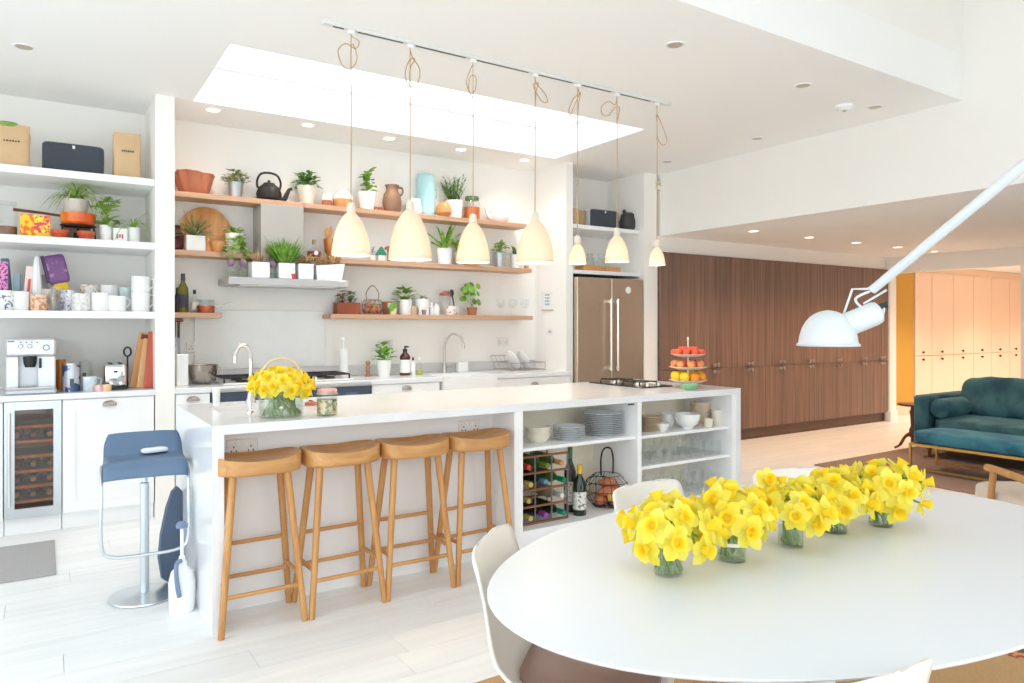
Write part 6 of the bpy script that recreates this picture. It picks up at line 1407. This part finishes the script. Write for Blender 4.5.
# tiered fruit stand
FX, FY = 3.87, 3.60
t = thing('fruit_stand', 'three-tier glass fruit stand at the right end of the island', 'fruit stand', (FX, FY, IZ))
MB().lathe([(0, 0), (.055, 0), (.05, .008), (.01, .014), (.005, .03), (.005, .335), (.009, .34), (.006, .36), (0, .362)], 16).build('stem', mat('pale_metal', (226, 216, 196), .3, .6), t)
GP = mat('pressed_glass_plate', (236, 226, 218), .2)
tiers = ((.03, .135), (.125, .135), (.215, .125))
for z_, r_ in tiers: MB().lathe([(.006, 0), (r_ * .6, .002), (r_, .022), (r_ * 1.01, .025), (r_ * .96, .024), (r_ * .58, .008), (.006, .006)], 32, (0, 0, z_)).build('plate', GP, t)
rf = random.Random(12)
def fruit(name, label, cat, loc, r_, m, sz=1., grp=None, stalk=True):
    t = thing(name, label, cat, loc, rf.uniform(0, 6), grp)
    MB().lathe([(0, .15 * r_), (.5 * r_, 0), (.92 * r_, .5 * r_ * sz), (r_, r_ * sz), (.85 * r_, 1.55 * r_ * sz), (.4 * r_, 1.85 * r_ * sz), (0, 1.75 * r_ * sz)], 14).build('flesh', m, t)
    if stalk: MB().tube([(0, 0, 1.7 * r_ * sz), (r_ * .1, 0, 2.1 * r_ * sz)], r_ * .06, 5).build('stalk', G_DK, t)
RED = mat('coral_tomato', (236, 96, 60), .35, var=.1, scale=30); PINK = mat('pink_apple', (220, 88, 84), .35, rgb2=(236, 170, 90), scale=22); PLUM = mat('dark_plum', (112, 32, 44), .4); LEM = mat('lemon_skin', (246, 206, 44), .45, bump=.1, bscale=160); ORG = mat('orange_skin', (240, 150, 40), .5, bump=.1, bscale=160)
for k in range(16):
    a = 2 * PI * k / 10 if k < 10 else 2 * PI * k / 6; q = .098 if k < 10 else .05
    fruit('tomato', 'coral red tomato on the top tier of the fruit stand', 'tomato', (FX + q * math.cos(a), FY + q * math.sin(a), IZ + .215 + (.016 if k < 10 else .034)), .026, RED, .9, 'tomatoes on the fruit stand')
for k in range(8):
    a = 2 * PI * k / 8 + .2
    if k in (7, 0): fruit('plum', 'dark plum on the middle tier of the fruit stand', 'plum', (FX + .092 * math.cos(a), FY + .092 * math.sin(a), IZ + .125 + .014), .027, PLUM, 1, 'plums on the fruit stand')
    else: fruit('apple', 'pink apple on the middle tier of the fruit stand', 'apple', (FX + .092 * math.cos(a), FY + .092 * math.sin(a), IZ + .125 + .014), .034, PINK, .9, 'apples on the fruit stand')
for k in range(8):
    a = 2 * PI * k / 8 + .5
    if k in (5, 6): fruit('orange', 'orange on the bottom tier of the fruit stand', 'orange', (FX + .092 * math.cos(a), FY + .092 * math.sin(a), IZ + .03 + .014), .036, ORG, .95, 'oranges on the fruit stand', False)
    else: fruit('lemon', 'yellow lemon on the bottom tier of the fruit stand', 'lemon', (FX + .092 * math.cos(a), FY + .092 * math.sin(a), IZ + .03 + .014), .035, LEM, 1.05, 'lemons on the fruit stand', False)
t = thing('green_bowl', 'small pale green bowl in front of the fruit stand', 'bowl', (3.71, 3.44, IZ))
MB().lathe([(0, 0), (.03, 0), (.034, .004), (.056, .03), (.062, .042), (.059, .042), (.05, .03), (.03, .008), (0, .006)], 28).build('bowl', mat('celadon_glaze', (140, 190, 146), .3), t)
# ------------------------------------------------------------------ daffodils
def petals_mesh(seed):
    r = random.Random(seed); m = MB(); vs = [(0, 0, .006)]; fs = []
    for k in range(6):
        a = 2 * PI * k / 6 + r.uniform(-.08, .08); lift = (.004 if k % 2 else -.003) + r.uniform(-.004, .006); L = .04 * r.uniform(.92, 1.1); wd = .0165 * r.uniform(.9, 1.1)
        c_, s_ = math.cos(a), math.sin(a); o = len(vs)
        for rad, w_, z_ in ((.009, .006, .005), (.021, wd, .004 + lift), (.033, wd * .72, .003 + lift * 1.6)):
            for sg in (-1, 0, 1): vs.append((rad * c_ - sg * w_ * s_, rad * s_ + sg * w_ * c_, z_ + (0 if sg else -.003)))
        vs.append((L * c_, L * s_, .001 + lift * 2.4))
        fs += [(0, o, o + 1), (0, o + 1, o + 2)]
        for q in range(2):
            b = o + q * 3; fs += [(b, b + 3, b + 4, b + 1), (b + 1, b + 4, b + 5, b + 2)]
        fs += [(o + 6, o + 9, o + 7), (o + 7, o + 9, o + 8)]
    return m.add(vs, fs).mesh('petals', YEL)
PET = [petals_mesh(k) for k in range(4)]
TRU = MB().lathe([(0, .004), (.008, .004), (.0095, .012), (.0115, .022), (.0165, .029), (.014, .0275), (.0095, .02), (.007, .008), (0, .007)], 18, ruf=lambda a, z: 1 + (.12 * math.sin(9 * a) if z > .026 else 0)).mesh('trumpet', YEL2)
def daffodil(base, mouth, head, dirv, label, group, r, sc=1.):
    base, mouth, head = Vector(base), Vector(mouth), Vector(head)
    t = thing('daffodil', label, 'flower', base, 0, group)
    dv = Vector(dirv).normalized()
    q = Matrix.Translation(head - base) @ dv.to_track_quat('Z', 'Y').to_matrix().to_4x4() @ Matrix.Rotation(r.uniform(0, 6), 4, 'Z') @ Matrix.Scale(sc, 4)
    for nm, me in (('petals', PET[r.randrange(4)]), ('trumpet', TRU)):
        o = D.objects.new(nm, me); COL.objects.link(o); o.parent = t; o.matrix_local = q
    h = head - base; mo = mouth - base
    MB().tube(cr([(0, 0, 0), tuple(mo), tuple(mo.lerp(h, .6) + Vector((0, 0, .022))), tuple(h - dv * .02 + Vector((0, 0, .006))), tuple(h)], 3), .0034, 5).build('stem', STEMG, t)
def bouquet(loc, h, rv, n, rx, rz, zc, label, group, seed, extra=(), glass_m=None, sc=1., jar=None, az0=0, tw=1.5):
    r = random.Random(seed); L = Vector(loc); k = 0; pts = []
    for i in range(n):
        f = (i + .5) / n; el = math.asin(max(-1, min(1, -.36 + 1.36 * f))); az = i * 2.39996 + az0
        d = Vector((math.cos(el) * math.cos(az), math.cos(el) * math.sin(az), math.sin(el)))
        p = Vector((d.x * rx, d.y * rx, zc + d.z * rz)) * 1.0
        p += Vector((r.uniform(-.012, .012), r.uniform(-.012, .012), r.uniform(-.01, .01)))
        dd = Vector((d.x, d.y, d.z * .6 + r.uniform(-.1, .25)))
        pts.append((p, dd))
    for e in extra: pts.append((Vector(e), Vector((r.uniform(-.5, .5), -.9, .35))))
    for p, dd in pts:
        a = math.atan2(p.y, p.x); mm = L + Vector((math.cos(a) * rv * .7, math.sin(a) * rv * .7, h)); ab = a + tw * r.uniform(.8, 1.2); q_ = rv * r.uniform(.6, .95); b = L + Vector((math.cos(ab) * q_, math.sin(ab) * q_, .011))
        daffodil(b, mm, L + p, dd, label, group, r, sc * r.uniform(1.0, 1.2))
def jar_vase(name, label, loc, h, r_, band=False):
    t = thing(name, label, 'vase', loc)
    MB().lathe([(0, 0), (r_ * .93, 0), (r_, .006), (r_, h * .72), (r_ * .86, h * .84), (r_ * .88, h), (r_ * .82, h), (r_ * .8, h * .84), (r_ * .93, h * .7), (r_ * .93, .008), (0, .007)], 28).build('glass', GLASS, t)
    MB().lathe([(0, .008), (r_ * .92, .008), (r_ * .92, h * .6), (0, h * .6)], 22).build('water', WATER, t)
    if band: MB().lathe([(r_ * 1.005, h * .5), (r_ * 1.03, h * .51), (r_ * 1.03, h * .6), (r_ * 1.005, h * .61)], 28).build('paper_band', CER, t, label='white paper band')
vz = ((1.30, 1.275, .105, .036, 20, .095, .065, .10, 'leftmost'), (1.52, 1.262, .085, .038, 18, .086, .066, .112, 'second'), (1.755, 1.25, .09, .035, 19, .094, .06, .096, 'middle'),
      (1.985, 1.262, .085, .036, 19, .098, .062, .1, 'fourth'), (2.17, 1.225, .085, .036, 21, .112, .068, .108, 'rightmost'))
for k, (x, y, h, r_, n, rx, rz, zc, nm) in enumerate(vz):
    jar_vase('jar_vase', 'small glass jar of daffodils, %s in the row on the dining table' % nm if nm not in ('second', 'fourth') else 'small glass jar of daffodils, %s from the left on the dining table' % nm, (x, y, TZ), h, r_, k == 1)
    bouquet((x, y, TZ), h, r_, n, rx, rz, zc, 'yellow daffodil in the %s jar on the dining table' % nm, 'daffodils in the %s table jar' % nm, 70 + k, extra=((-.03, .06, .175),) if k == 2 else (), sc=1.0, az0=k)
t = thing('glass_basket_vase', 'wide glass basket vase with an arched handle on the island', 'vase', (.965, 3.535, IZ))
MB().lathe([(0, 0), (.1, 0), (.106, .006), (.108, .06), (.112, .125), (.107, .125), (.103, .06), (.101, .01), (0, .009)], 36).build('glass', GLASS, t)
MB().lathe([(0, .01), (.1, .01), (.101, .075), (0, .075)], 28).build('water', WATER, t)
MB().tube(cr([(-.105, 0, .12), (-.098, 0, .2), (-.06, 0, .262), (0, 0, .28), (.06, 0, .262), (.098, 0, .2), (.105, 0, .12)], 6), .006, 8).build('arched_handle', mat('pale_cane', (222, 200, 160), .6), t)
bouquet((.965, 3.535, IZ), .125, .1, 36, .128, .07, .142, 'yellow daffodil in the glass basket vase on the island', 'daffodils in the island vase', 91, az0=.5)
